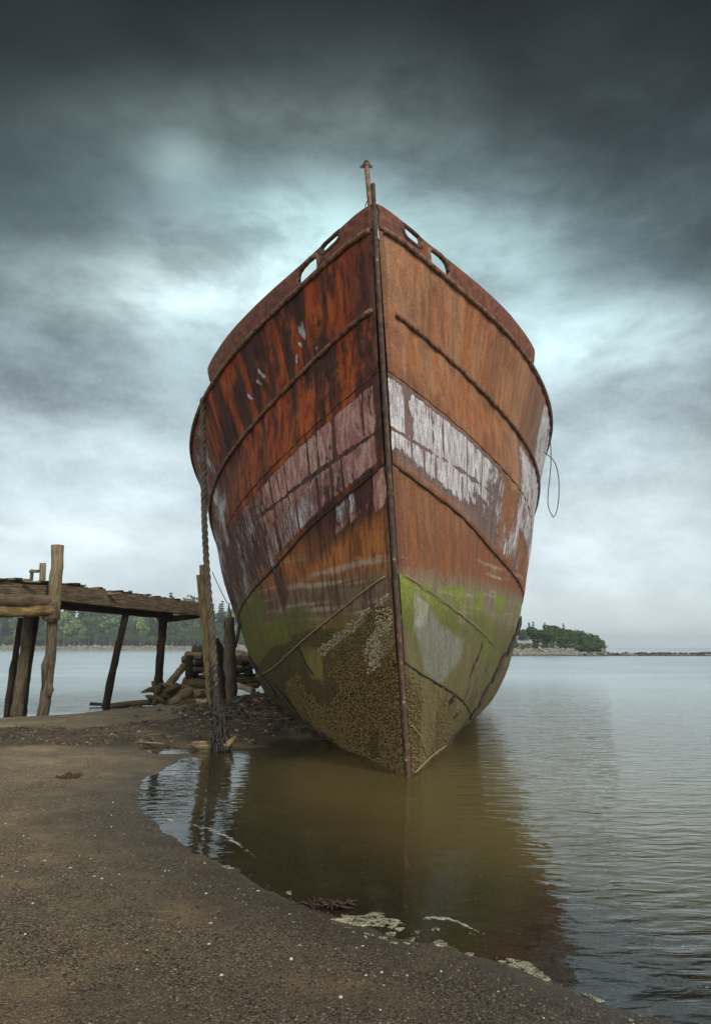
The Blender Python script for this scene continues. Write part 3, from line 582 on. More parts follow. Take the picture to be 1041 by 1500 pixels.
# bulwarks with hawse holes
HOLES = {-1: [(1.21, .84, .22, .36, 'round'), (.71, .47, .15, .27, 'slot')], 1: [(1.21, .82, .22, .36, 'round'), (.60, .56, .15, .27, 'slot')]}
def bulwark(side):
    tt = np.concatenate([[0], np.arange(.03, 4.72, .02)]); vv = np.linspace(0, 1.0, 45)
    s, b, z = hull_sbz(tt, vv); P = ship(side, s, b, z); T_, V_ = np.meshgrid(tt, vv)
    n = np.cross(np.gradient(P, axis=1), np.gradient(P, axis=0)); n /= np.linalg.norm(n, axis=-1, keepdims=True)+1e-9; n *= np.sign((n*R2).sum(-1, keepdims=True))*side
    P = P+n*(.02*(fbm(T_*1.5, V_, 3, 80+side)-.5))[..., None]
    kp = np.ones(T_.shape, bool)
    for (a, c, ra, rv, kd) in HOLES[side]:
        q = ((T_-a)/ra)**2+((V_-c)/rv)**2 if kd == 'round' else ((T_-a)/ra)**4+((V_-c)/rv*1.35)**4
        kp &= q > 1
    kp &= ~((V_ < .22*sm(4.35, 4.72, T_)*1.6) & (T_ > 4.35)); kp &= (T_ < 4.60+.1*(1-V_))
    kf = kp[:-1, :-1] & kp[1:, :-1] & kp[:-1, 1:] & kp[1:, 1:]
    o = grid_mesh('bulwark', P, M_bul, uv=np.stack([T_, V_*.5], -1), parent=ship_root, flip=(side < 0), keep=kf)
    md = o.modifiers.new('thick', 'SOLIDIFY'); md.thickness = .03; md.offset = -1
    mb = MB(); mb.tube(hull_line(side, [(.0, 0.0), (2, 0.0), (4.35, 0.0)], .0), .013, 8, .1, seed=3); mb.build('bulwark_cap', M_rail, o); bpy.context.view_layer.update()
    return o
def ring(side, a, c, ra, rv, r, kind, name, mat, off=.012):
    mb = MB(); pts = []
    for i in range(41):
        th = 2*math.pi*i/40; ct, st = math.cos(th), math.sin(th)
        if kind == 'slot': e = .5; ct = math.copysign(abs(ct)**e, ct); st = math.copysign(abs(st)**e, st)/1.35
        v = c+rv*st
        if v > 1.02: continue
        pts.append((a+ra*ct, max(v, 0.0)))
    # keep it one run when the rail cuts it off
    if kind == 'round':
        k = max(range(len(pts)-1), key=lambda i: math.hypot(pts[i+1][0]-pts[i][0], pts[i+1][1]-pts[i][1])); pts = pts[k+1:]+pts[:k+1]
    mb.tube([hull_pt(side, q[0], q[1], off) for q in pts], r, 8, .15, seed=int(a*10)); return mb.build(name, mat, ship_root)
for sd in (-1, 1):
    bw = bulwark(sd)
    for (a, c, ra, rv, kd) in HOLES[sd]:
        ring(sd, a, c, ra+(.03 if kd == 'round' else .05), rv+(.05 if kd == 'round' else .10),   .048 if kd == 'round' else .040, kd, 'hawse_rim' if kd == 'round' else 'fairlead', M_rail if kd == 'round' else M_slot)
for b_ in [o for o in ship_root.children if o.name.startswith('bulwark')]:
    for ch in b_.children: ch.location = (0, 0, 0)
# rub rails
def rail(side, row, t0, t1, r, seed):
    mb = MB(); tt = np.concatenate([np.arange(t0, 2, .1), np.arange(2, 9, .25), np.arange(9, t1, 1.0)]); mb.tube([hull_pt(side, q, row, .03) for q in tt], [r]*len(tt), 12, .015, seed=seed); mb.build('rub_rail', M_rail, ship_root)
rail(-1, 1.0, .02, 20, .050, 1); rail(1, 1.0, .05, 20, .050, 2); rail(-1, 2.0, .03, 20, .045, 3); rail(1, 2.0, .17, 20, .045, 4)
# weld beads that show as thin raised lines
M_bead, t, p, out = material('pale_weld_bead'); n_ = t.noise(t.new('ShaderNodeTexCoord').outputs['Object'], 12, 4, .6); t.put(p.inputs['Base Color'], t.mix(n_, srgb(96, 86, 46), srgb(176, 164, 112))); p.inputs['Roughness'].default_value = .7
for sd, t1 in ((-1, 7.5), (1, 4.2)):
    mb = MB(); mb.tube(hull_line(sd, [(.08, 5.0), (1.0, 5.0), (3, 5.0), (t1, 5.0)], .012), .011, 6, .3, seed=5); mb.build('weld_bead', M_bead, ship_root)
    mb = MB(); mb.tube(hull_line(sd, [(.1, 4.0), (2, 4.0), (9.0, 4.0)], .0), .014, 6, .3, seed=6); mb.build('plate_lap', M_dark, ship_root)
    mb = MB(); mb.tube(hull_line(sd, [(.1, 3.03), (2, 3.03), (6, 3.03)], .004), .009, 6, .3, seed=6); mb.build('weld_bead', M_rail, ship_root)
mb = MB(); mb.tube(hull_line(1, [(.06, 6.52), (.5, 6.62), (.95, 6.9)], .008), .010, 6, .3, seed=8); mb.build('weld_bead', M_bead, ship_root)
mb = MB(); mb.tube(hull_line(1, [(.1, 6.97), (1.0, 6.95), (2.5, 6.9)], .008), .012, 6, .5, seed=8); mb.build('weld_bead', M_bead, ship_root)
# torn plate edges low on the bilge
for sd, spots in ((-1, [((8.3, 4.6), (7.2, 4.95)), ((7.0, 4.95), (6.4, 5.4)), ((6.0, 5.15), (5.2, 5.75)), ((4.9, 5.8), (4.4, 6.15)), ((3.9, 6.15), (3.6, 6.4))]),
                  (1, [((7.4, 4.3), (6.8, 4.65)), ((6.6, 4.6), (6.0, 5.0)), ((5.6, 4.95), (5.1, 5.4)), ((4.8, 5.4), (4.4, 5.8)), ((4.2, 5.8), (3.9, 6.1))])):
    for k, (a, b) in enumerate(spots):
        mb = MB(); L_ = hull_line(sd, [a, b], .03); n_ = len(L_); mb.tube(L_, [.01+.042*math.sin(math.pi*i/(n_-1))**.6 for i in range(n_)], 8, .25, seed=k+11); mb.build('torn_plate_edge', M_dark, ship_root)
# stem bar, jackstaff
zs = np.concatenate([np.linspace(-.6, 9.05, 60), [9.2, 9.34]]); c = [ship(1, s0(z)-.03, 0, z) for z in zs]
mb = MB(); w = [.036-.0008*z for z in zs]
vs = []; 
for q, ww in zip(c, w):
    for (x, y) in ((-1, 1.2), (-1.25, .2), (-.9, -.7), (-.45, -1.1), (.45, -1.1), (.9, -.7), (1.25, .2), (1, 1.2)): vs.append(q+R2*x*ww+_a*y*ww)
fs = [(i*8+k, i*8+(k+1) % 8, (i+1)*8+(k+1) % 8, (i+1)*8+k) for i in range(len(zs)-1) for k in range(8)]+[tuple(range(7, -1, -1)), tuple((len(zs)-1)*8+k for k in range(8))]
mb.add(vs, fs); mb.build('stem_bar', M_stem, ship_root, smooth=False)
for sg in (-1, 1):
    mb = MB(); mb.tube([c[i]+R2*sg*(1.12*w[i])+_a*w[i]*.35 for i in range(3, len(zs)-3)], [.008]*(len(zs)-6), 6, .2, seed=sg+2); mb.build('stem_weld', M_flake, ship_root)
Yj = ORG[1]+s0(9.0)+.35
jb, jt = at(543, 315, Yj), at(536.5, 240, Yj-.05)
mb = MB(); mb.tube([jb-np.array([0, 0, .5]), jb, jb*.5+jt*.5, jt], .042, 14, .03); js = mb.build('jackstaff', M_rail, ship_root)
def px_plate(pts, Y, th):
    f = [at(x, y, Y) for x, y in pts]; b = [q+np.array([0, th, 0]) for q in f]; n = len(pts)
    return f+b, [tuple(range(n)), tuple(range(2*n-1, n-1, -1))]+[(i, i+n, (i+1) % n+n, (i+1) % n) for i in range(n)]
mb = MB(); Yp = Yj-.06
for cx in (529.3, 543.3):                  # lugs with a hole each, built round the hole
    sgn = -1 if cx < 536 else 1
    outer = [(cx+2.2*math.cos(a)+0, 243.8+2.0*math.sin(a)) for a in np.linspace(0, 2*math.pi, 17)[:-1]]; inner = [(cx+1.0*math.cos(a), 243.8+1.0*math.sin(a)) for a in np.linspace(0, 2*math.pi, 17)[:-1]]
    f = [at(x, y, Yp) for x, y in outer+inner]; b = [q+np.array([0, .015, 0]) for q in f]; n = 16
    fs = [(i, (i+1) % n, n+(i+1) % n, n+i) for i in range(n)]+[(2*n+i, 3*n+i, 3*n+(i+1) % n, 2*n+(i+1) % n) for i in range(n)]+[(n+i, n+(i+1) % n, 3*n+(i+1) % n, 3*n+i) for i in range(n)]+[(i, 2*n+i, 2*n+(i+1) % n, (i+1) % n) for i in range(n)]
    mb.add(f+b, fs)
v_, f_ = px_plate([(530.2, 241.8), (531.2, 245.6), (541.4, 245.6), (542.4, 241.8), (540, 236.5), (537.5, 234.2), (535, 234), (532.8, 236.5)], Yp+.004, .012); mb.add(v_, f_)
ob = mb.build('cap_plate', M_dark, js, smooth=False); ob.location = (0, 0, 0)
mb = MB(); mb.tube([at(540, 293, Yj), at(537, 296, Yj), at(535, 301, Yj), at(535, 304, Yj)], .008, 6); mb.build('wire_hook', M_dark, ship_root)
# barnacle clusters: real shells where the crust begins
M_barn, t, p, out = material('pale_barnacle'); n_ = t.noise(t.new('ShaderNodeTexCoord').outputs['Object'], 30, 3, .6); t.put(p.inputs['Base Color'], t.mix(n_, srgb(110, 96, 62), srgb(206, 194, 164))); p.inputs['Roughness'].default_value = .8
M_barn2, t, p, out = material('olive_barnacle'); n_ = t.noise(t.new('ShaderNodeTexCoord').outputs['Object'], 20, 3, .6); t.put(p.inputs['Base Color'], t.mix(n_, srgb(60, 48, 24), srgb(158, 130, 72))); p.inputs['Roughness'].default_value = .8
def barnacles(side, num, region, mat, r0, r1, name, seed):
    rr = random.Random(seed); mb = MB(); k = 0
    tt = np.linspace(0, 8, 161); vvv = np.linspace(4.5, 7.2, 109); s, b, z = hull_sbz(tt, vvv); P = ship(side, s, b, z)
    N = np.cross(np.gradient(P, axis=1), np.gradient(P, axis=0)); N /= np.linalg.norm(N, axis=-1, keepdims=True); N *= np.sign((N*R2).sum(-1, keepdims=True))*side
    while k < num:
        x, v = region(rr)
        i = int((v-4.5)/2.7*108); j = int(x/8*160)
        if not (0 <= i < 108 and 0 <= j < 160): continue
        fu, fv = x/8*160-j, (v-4.5)/2.7*108-i
        p0 = (P[i, j]*(1-fu)+P[i, j+1]*fu)*(1-fv)+(P[i+1, j]*(1-fu)+P[i+1, j+1]*fu)*fv; n0 = N[i, j]
        a = np.cross(n0, [0, 0, 1]); a /= np.linalg.norm(a); c_ = np.cross(n0, a); r = rr.uniform(r0, r1); h = r*rr.uniform(.5, 1.1)
        bs = [p0-n0*.006+r*(a*math.cos(q)+c_*math.sin(q)) for q in (0, 1.26, 2.51, 3.77, 5.03)]; tp = [p0+n0*h+r*.45*(a*math.cos(q)+c_*math.sin(q)) for q in (0, 1.26, 2.51, 3.77, 5.03)]
        mb.add(bs+tp, [(q, (q+1) % 5, 5+(q+1) % 5, 5+q) for q in range(5)]+[(5, 6, 7, 8, 9)]); k += 1
    o = mb.build(name, mat, ship_root, smooth=False); o['kind'] = 'stuff'; return o
def rg1(r):
    while True:
        x, v = r.uniform(.02, 2.2), r.uniform(5.2, 5.9)
        if x < .8 and r.random() < .55 and float(fbm(x*4, v*4, 3, 3)) > .45: return x, v
        if v < 5.27+.12*float(fbm(x*3, 0, 2, 5)) and x > .9 and r.random() < .25: return x, v
def rg2(r):
    while True:
        x = r.random()**1.2*5.2; v = r.uniform(5.25, 7.1)
        if v > 5.25+.1*x*(x > 2.2)*0+.35*(1 if 2.0 < x < 3.4 and v < 5.6 else 0) and float(fbm(x*2, v*2, 3, 6)) > .36: return x, v
barnacles(-1, 520, rg1, M_barn, .010, .024, 'barnacles', 1)
barnacles(-1, 9000, rg2, M_barn2, .006, .018, 'mussel_crust', 2)
barnacles(1, 500, lambda r: (r.random()**2*2.6, r.uniform(6.0, 7.0)), M_barn2, .008, .02, 'barnacles', 3)
# ------------------------------------------------------------------ mooring rope and hanging wire
M_rope, t, p, out = material('old_rope'); uvn = t.new('ShaderNodeUVMap'); n_ = t.noise(t.mapv(uvn.outputs[0], (60, 8, 1)), 1, 3, .6); n2_ = t.noise(t.new('ShaderNodeTexCoord').outputs['Object'], 3, 4, .6)
c = t.mix(n_, srgb(58, 50, 40), srgb(124, 110, 88)); c = t.mix(t.ss(n2_, .45, .65, 0, .6), c, srgb(62, 52, 40)); t.put(p.inputs['Base Color'], c); p.inputs['Roughness'].default_value = .9; t.put(p.inputs['Normal'], t.bump(n_, .8, .006))
M_weed, t, p, out = material('dark_weed'); n_ = t.noise(t.new('ShaderNodeTexCoord').outputs['Object'], 14, 4, .6); t.put(p.inputs['Base Color'], t.mix(n_, srgb(14, 11, 8), srgb(52, 41, 26))); p.inputs['Roughness'].default_value = .55; t.put(p.inputs['Normal'], t.bump(n_, 1, .03))
def smooth_path(pts, n=8):
    pts = np.array(pts, float); x = np.arange(len(pts)); W_ = splmat(x.astype(float), np.linspace(0, len(pts)-1, n*len(pts))); return list(W_@pts)
tp = hull_pt(-1, 5.3, 1.0, .09); bt = at(326, 1092, 14.1)
kp_ = [(297, 586), (298, 650), (299, 740), (303, 830), (308.5, 900), (316, 1000), (321, 1050), (326, 1094)]
path = [tp+np.array([.35, .1, .05]), tp+np.array([.12, -.02, .14])]+smooth_path([at(x, y, tp[1]-.05+(14.1-tp[1])*(y-586)/508) for x, y in kp_], 8)
path = np.array(path); dl = np.r_[0, np.cumsum(np.linalg.norm(np.diff(path, axis=0), axis=1))]; L_ = dl[-1]; nn = int(L_/.035); ds = np.linspace(0, L_, nn); pp = np.stack([np.interp(ds, dl, path[:, k]) for k in range(3)], -1)
rope_root = empty('mooring_rope', bt.tolist()); tag(rope_root, 'thick twisted rope hanging from the hull rail to the mud, weedy at its foot', 'rope')
Tn = (bt-tp)/np.linalg.norm(bt-tp); N_ = np.cross(Tn, [0, 1, 0]); N_ /= np.linalg.norm(N_); B_ = np.cross(Tn, N_)
mb = MB()
for k in range(3):
    an = 2*math.pi*(ds/.50)+k*2*math.pi/3; mb.tube(list(pp+(N_*np.cos(an)[:, None]+B_*np.sin(an)[:, None])*.038), .034, 8, .04, seed=k)
mb.build('strands', M_rope, rope_root)
mb = MB(); rr = random.Random(4)
for k in range(420):
    q = 1-rr.random()**1.3*.20; o = pp[int(q*(nn-1))]; ln = rr.uniform(.12, .42); w_ = rr.uniform(.012, .035); a = rr.uniform(0, 6.28); rad_ = .05+.11*max(0, (q-.84)/.16); o = o+np.array([math.cos(a)*rad_, math.sin(a)*rad_, 0])
    pts = [o, o+np.array([rr.uniform(-.04, .04), rr.uniform(-.04, .04), -ln*.5]), o+np.array([rr.uniform(-.09, .09), rr.uniform(-.06, .06), -ln])]; mb.tube(pts, [w_, w_*.8, w_*.2], 5, .3, seed=k)
mb.build('weed_fringe', M_weed, rope_root)['kind'] = 'stuff'
Yw = hull_pt(1, 6.6, 1.0)[1]
def smooth_path(pts, n=8):
    pts = np.array(pts, float); x = np.arange(len(pts)); W_ = splmat(x.astype(float), np.linspace(0, len(pts)-1, n*len(pts))); return list(W_@pts)
wire_m, t, p, out = material('dark_wire'); p.inputs['Base Color'].default_value = (.03, .035, .04, 1); p.inputs['Roughness'].default_value = .5
px_ = [(803, 630), (806, 655), (806, 685), (803, 715), (802, 738), (805.5, 750), (809.5, 758)]
px2 = [(809.5, 758), (815, 748), (818, 725), (817.5, 700), (813, 680), (806, 670), (796, 662)]
mb = MB(); mb.tube(smooth_path([at(x, y, Yw) for x, y in px_])+smooth_path([at(x, y, Yw+.05*i/3) for i, (x, y) in enumerate(px2)])[1:], .012, 6); o = mb.build('hanging_wire', wire_m); tag(o, 'thin dark wire hanging in a loop from the rail of the rusty hull', 'wire')
mb = MB(); mb.tube(smooth_path([at(311, 838, 20), at(322, 862, 19.6), at(333, 884, 19.2)]), .012, 6); o = mb.build('slack_line', wire_m); tag(o, 'thin slack line between the tall timber posts and the left flank of the hull', 'line')
mb = MB(); mb.tube([hull_pt(-1, 8.2, 3.7, .05)]+[at(x, y, 18.8) for x, y in [(354, 895), (352, 910), (349, 930), (346, 948)]], [.03, .05, .045, .04, .02], 7, .3, seed=9); o = mb.build('frayed_rope_end', M_weed); tag(o, 'dark frayed rope end dangling off the hull beside the grey timber post', 'rope')
# ================================================================== JETTY, LOGS, POSTS
def wood(name, c0, c1, c2, crack=.6, green=0.0):
    m, t, p, out = material(name); uvn = t.new('ShaderNodeUVMap'); uv = uvn.outputs[0]; P_ = t.new('ShaderNodeTexCoord').outputs['Object']
    g1 = t.noise(t.mapv(uv, (34, 1.6, 1)), 1, 6, .7, .4); g2 = t.noise(P_, 3.2, 5, .6); g3 = t.noise(P_, 26, 4, .65)
    c = t.mix(t.ss(g1, .32, .68), srgb(*c0), srgb(*c1)); c = t.mix(t.ss(g2, .42, .66, 0, .75), c, srgb(*c2))
    c = t.mix(t.math('MULTIPLY', t.ss(g1, .46, .36), crack), c, (.012, .010, .008)); c = t.mix(t.ss(g3, .62, .72, 0, .5), c, srgb(150, 140, 118))
    if green: c = t.mix(t.ss(t.noise(P_, 1.6, 4, .6), .5, .7, 0, green), c, srgb(90, 92, 38))
    t.put(p.inputs['Base Color'], c); p.inputs['Roughness'].default_value = .85; p.inputs['Specular IOR Level'].default_value = .25
    t.put(p.inputs['Normal'], t.bump(t.math('ADD', g1, t.math('MULTIPLY', g3, .5)), .9, .02)); return m
W_beam = wood('brown_old_timber', (60, 52, 42), (130, 114, 90), (84, 68, 50)); W_grey = wood('grey_weathered_timber', (92, 80, 60), (158, 142, 112), (112, 92, 62), .7)
W_dark = wood('tarred_dark_timber', (30, 24, 18), (74, 58, 42), (40, 32, 24)); W_gold = wood('ochre_bare_timber', (100, 80, 46), (158, 132, 84), (88, 72, 46), .5, .3)
W_log = wood('drift_log', (92, 78, 56), (170, 148, 112), (84, 68, 46), .6); W_pale = wood('bleached_log', (150, 132, 100), (206, 192, 160), (130, 110, 84), .3)
W_weedlog = wood('weedy_log', (58, 48, 32), (126, 106, 68), (46, 38, 24), .6, .35)
def path_px(pts): return [at(*q) for q in pts]
def knobby(pts, rad, seed, n=10, amp=.05):
    P = np.array(smooth_path(pts, max(2, n//len(pts)+1))); rr = np.random.default_rng(seed); k = len(P); R_ = np.interp(np.linspace(0, 1, k), np.linspace(0, 1, len(rad)), rad)
    P[1:-1] += rr.normal(0, amp*np.mean(rad), (k-2, 3)); return list(P), list(R_*(1+rr.normal(0, .05, k)))
jetty = empty('jetty', at(62, 1050, 20.6).tolist()); tag(jetty, 'broken grey wooden jetty on tall crooked piles running out over the water', 'jetty')
def pile(pts, rad, mat, seed, name='pile', rough=.10, parent=jetty, n=14, sides=12):
    P, R_ = knobby(pts, rad, seed, n); mb = MB(); mb.tube(P, R_, sides, rough, seed=seed); return mb.build(name, mat, parent)
dn = lambda q, d=.7: [q[0]-0*d, q[1], q[2]-d]
def piled(a, mid, b, ra, mat, seed, **k): return pile([dn(a), a]+mid+[b], [ra[0], ra[0]]+ra[1:], mat, seed, **k)
# the big front post: two lengths, fat above, twisted below
piled(at(63, 1050, 20.6), [at(73, 975, 20.7), at(76, 925, 20.75)], at(80, 880, 20.8), [.18, .145, .155, .15], W_beam, 21, n=16)
pile([at(77, 910, 20.62), at(81, 870, 20.6), at(85.5, 799, 20.6)], [.165, .165, .175], W_grey, 22, rough=.16)
mb = MB(); mb.tube([at(64, 1010, 20.55), at(66.5, 975, 20.5), at(71, 955, 20.6)], [.05, .11, .05], 8, .3, seed=5); mb.tube([at(70, 1026, 20.6), at(75, 1010, 20.5), at(74, 1000, 20.6)], [.05, .10, .05], 8, .3, seed=6); mb.build('knot', W_beam, jetty)
piled(at(24, 1050, 21.6), [at(33, 985, 21.6)], at(43, 903, 21.6), [.17, .17, .16], W_beam, 23, n=12)
piled(at(10, 1049, 21.9), [at(20, 980, 21.9)], at(31, 905, 21.9), [.10, .11, .09], W_dark, 24)
piled(at(32, 1049, 21.9), [at(42, 975, 21.9)], at(53, 903, 21.9), [.10, .11, .11], W_dark, 25)
piled(at(37, 1047, 22.3), [at(40, 1015, 22.3)], at(44, 985, 22.3), [.06, .06, .04], W_dark, 26)
piled(at(155, 1037, 24.2), [at(167, 975, 24.3)], at(186, 893, 24.4), [.14, .13, .12], W_dark, 27, n=18)
piled(at(232, 1004, 27.6), [at(235, 960, 27.6)], at(240, 906, 27.6), [.16, .15, .16], W_dark, 28, n=18)
piled(at(336, 1012, 29.5), [at(320, 960, 29.2)], at(301, 903, 28.9), [.14, .13, .12], W_dark, 29)
# posts standing above the deck
for s_, (a, b, r, mt) in enumerate([((62, 862, 23.2), (63, 825, 23.2), .11, W_grey), ((45, 862, 24.0), (48, 834, 24.0), .06, W_grey), ((190, 880, 25.4), (191.5, 865, 25.4), .08, W_grey)]): pile([at(*a), at(*b)], [r, r], mt, 40+s_, name='deck_post', sides=8, n=4)
mb = MB(); mb.beam(at(45, 837, 24.0), at(62, 836.5, 23.3), .08, .10, .2, 4, seed=9); mb.build('cross_rail', W_grey, jetty)
# beams: left span comes toward the camera, right span leads away to the crib
def beam(a, b, w, h, mat, seed, rough=.12, name='beam'): mb = MB(); mb.beam(a, b, w, h, rough, 14, seed); return mb.build(name, mat, jetty, smooth=False)
beam(at(-190, 846, 17.2), at(76, 866.5, 20.9), .22, .30, W_beam, 1)
pile([at(-190, 868, 17.1), at(0, 878, 19.4), at(74, 881, 20.6)], [.22, .20, .19], W_beam, 31, name='beam')
pile([at(-190, 893, 17.1), at(0, 897, 19.4), at(80, 894, 20.55)], [.16, .155, .15], W_gold, 32, name='beam')
beam(at(-190, 888, 17.6), at(80, 890, 21.1), .25, .5, W_dark, 33)
beam(at(64, 896, 20.55), at(86, 894, 20.6), .35, .50, W_beam, 2, .18)
beam(at(84, 869, 20.9), at(299, 894, 28.6), .28, .50, W_beam, 3)
beam(at(84, 883, 21.4), at(250, 900, 27.0), .25, .36, W_dark, 4)
beam(at(-190, 855, 19.3), at(84, 872, 22.9), .25, .4, W_dark, 5); beam(at(84, 872, 22.9), at(290, 893, 30.4), .25, .4, W_dark, 6)
beam(at(233, 909, 27.5), at(312, 899.5, 28.9), .25, .22, W_beam, 7); beam(at(232, 906, 28.1), at(268, 903, 29.4), .2, .18, W_gold, 8)
for a, b, s_ in [((236, 905), (240, 912), 1), ((243, 905), (243, 918), 2), ((234, 905), (234, 922), 3)]:
    mb = MB(); mb.tube([at(*a, 27.4), at(*b, 27.4)], [.04, .015], 6, .4, seed=s_); mb.build('hanging_rope', W_dark, jetty)
# planks laid across the beams
rp = random.Random(12); dl_, dr_ = at(-190, 837, 17.15), at(80, 857, 20.8); e0, e1 = at(82, 856, 20.9), at(284, 885, 28.1)
def planks(a, b, num, width, z0_):
    d = (b-a); L0 = np.linalg.norm(d); d /= L0; back = np.array([-.88, .47, 0]); i = 0
    for k in range(num):
        q = a+d*(L0*(k+.5)/num); 
        if rp.random() < .07: continue
        ov = rp.uniform(-.16, .10); s_ = q-back*ov*-1+np.array([0, 0, rp.uniform(.0, .11)]); e_ = q+back*width*rp.uniform(.9, 1.05)+np.array([0, 0, rp.uniform(.0, .11)])
        tw = np.array([rp.uniform(-.12, .12), rp.uniform(-.12, .12), 0]); mb = MB(); mb.beam(s_, e_+tw, L0/num*rp.uniform(.7, .97), rp.uniform(.045, .08), .25, 5, seed=k+100); mb.build('deck_plank', W_dark if rp.random() < .75 else W_grey, jetty)
planks(dl_, dr_, 20, 2.2, 0); planks(e0, e1, 42, 2.0, 0)
for a, b in [((145, 868), (165, 869)), ((152, 872), (178, 868.5)), ((36, 852), (60, 853)), ((265, 883), (281, 884.5))]:
    mb = MB(); mb.beam(at(*a, 22.8 if a[0] > 90 and a[0] < 200 else (20 if a[0] < 90 else 27.6)), at(*b, 22.9 if a[0] > 90 and a[0] < 200 else (20.1 if a[0] < 90 else 27.8)), .10, .05, .2, 4, seed=int(a[0])); mb.build('deck_plank', W_grey, jetty)
# free-standing timber posts
def thing_log(name, label, cat, pts, rad, mat, seed, group=None, rough=.12, n=12, sides=10):
    P, R_ = knobby(pts, rad, seed, n); mb = MB(); mb.tube(P, R_, sides, rough, seed=seed); o = mb.build(name, mat); return tag(o, label, cat, group)
thing_log('timber_post', 'tall ochre timber post standing in the mud close beside the twisted rope', 'post', [dn(at(314, 1052, 19.4), .6), at(314, 1052, 19.4), at(305, 940, 19.5), at(297, 828, 19.6)], [.13, .13, .12, .10], W_gold, 51, n=20)
thing_log('timber_post', 'grey split timber slab leaning against the tall ochre post', 'post', [dn(at(312, 1015, 20.4), .9), at(303, 960, 20.3), at(292, 842, 20.1)], [.11, .11, .09], W_grey, 52, n=14)
thing_log('timber_post', 'stout grey brown timber post between the log crib and the hull', 'post', [dn(at(338, 1028, 22.8), .6), at(338, 1026, 22.8), at(337, 960, 22.8), at(336, 905, 22.8)], [.21, .20, .185, .15], W_beam, 53, n=18)
thing_log('timber_post', 'thin broken timber post just left of the stout post beside the hull', 'post', [at(332, 985, 23.1), at(331, 940, 23.1), at(331, 908, 23.1)], [.07, .07, .06], W_dark, 54)
thing_log('timber_post', 'slim splintered post rising right of the stout post at the hull', 'post', [dn(at(341, 1010, 23.4), .6), at(341, 940, 23.4), at(335, 888, 23.4)], [.08, .06, .025], W_grey, 55)
thing_log('timber_post', 'dark slanting post behind the hanging rope', 'post', [dn(at(329, 1026, 21.6), .5), at(325, 1005, 21.6), at(317, 935, 21.6)], [.10, .10, .08], W_dark, 56)
thing_log('timber_post', 'dark thick slanting timber between the rope and the stout post', 'post', [dn(at(333, 1005, 26), .5), at(327, 975, 26), at(317, 940, 26)], [.2, .2, .16], W_dark, 57)
# ------------------------------------------------------------------ log crib
def lg(a, b, Y, r, mat, label, seed, Y2=None, mid=None, name='log', cat='log', group=None):
    pts = [at(*a, Y)]+([at(*mid, (Y+(Y2 or Y))/2)] if mid else [])+[at(*b, Y2 or Y)]
    return thing_log(name, label, cat, pts, [r*1.05, r, r*.92], mat, seed, group, .16, 10)
G = 'logs heaped in the old crib'
lg((283, 950), (304, 957), 26.0, .13, W_weedlog, 'short mossy log on the very top of the log crib', 61, group=G)
lg((292, 949), (306, 951), 26.4, .11, W_weedlog, 'small dark log stub lying behind the topmost mossy log', 62, group=G)
lg((270, 960), (296, 961), 25.6, .15, W_log, 'brown ragged log end jutting left at the top of the crib', 63, group=G)
lg((272, 962), (270, 968), 25.5, .12, W_log, 'broken splinter hanging down from the jutting top log', 64, group=G)
lg((284, 968), (372, 966), 26.4, .15, W_log, 'long round log in the second course of the crib', 65, Y2=28.0, group=G)
lg((284, 975), (366, 974), 26.6, .11, W_dark, 'dark thin log under the second course of the crib', 66, Y2=28.0, group=G)
lg((281, 982), (368, 981), 26.4, .15, W_log, 'long round log in the third course of the crib', 67, Y2=28.0, group=G)
lg((283, 994), (374, 991), 26.4, .13, W_weedlog, 'weedy log low in the right half of the crib', 68, Y2=27.6, group=G)
lg((330, 1000), (380, 998), 26.0, .19, W_weedlog, 'fat weedy log reaching under the flank of the hull', 69, Y2=26.8, group=G)
lg((330, 958), (372, 961), 28.6, .17, W_pale, 'pale log at the top right of the crib beside the hull', 70, Y2=28.8, group=G)
lg((268, 999), (310, 1004), 25.4, .17, W_weedlog, 'thick brown log jutting left half way up the crib', 71, group=G)
lg((234, 1006), (334, 1010), 25.0, .14, W_log, 'long straight log lying across the foot of the crib', 72, Y2=25.8, group=G)
lg((248, 1014), (335, 1016), 24.8, .14, W_log, 'long log just below the straight log at the crib foot', 73, Y2=25.4, group=G)
lg((243, 1021), (330, 1021), 24.9, .12, W_dark, 'dark log filling the gap under the crib foot', 74, Y2=25.2, group=G)
lg((228, 1041), (280, 1010), 23.6, .17, W_log, 'forked driftwood log slanting up against the crib', 75, Y2=24.2, mid=(252, 1029), group=G)
lg((262, 1029), (316, 1026), 24.0, .13, W_weedlog, 'weedy log lying on the sand at the crib foot', 76, group=G)
lg((290, 1029), (303, 1028.5), 23.6, .11, W_pale, 'short pale sawn log at the foot of the crib', 77, group=G)
lg((276.5, 1003), (277.5, 960), 25.4, .13, W_dark, 'upright corner timber of the log crib', 78, group=G)
lg((246, 1005), (274, 970), 25.9, .15, W_grey, 'grey diagonal brace leaning on the left side of the crib', 79, group=G)
lg((298, 990), (311, 978), 25.6, .08, W_log, 'thin broken stick wedged among the crib logs', 80, group=G)
lg((347, 1004), (372, 1012), 25.0, .10, W_pale, 'pale branch lying near the hull right of the stout post', 81, Y2=24.2, group=G)
lg((360, 1005), (380, 1004), 25.2, .09, W_weedlog, 'short weedy stick beside the hull above the pale branch', 82, group=G)
lg((348, 1025), (379, 1014), 22.6, .05, W_pale, 'long thin bleached stick lying on the mud by the hull', 83, Y2=23.2, group=G)
lg((163, 1034), (262, 1030), 24.0, .09, W_weedlog, 'long low weedy log trailing left into the water', 84, mid=(215, 1029), group=G)
lg((132, 1031), (190, 1034), 24.3, .05, W_weedlog, 'thin weedy pole tip afloat beside the slanting pile', 85, group=G)
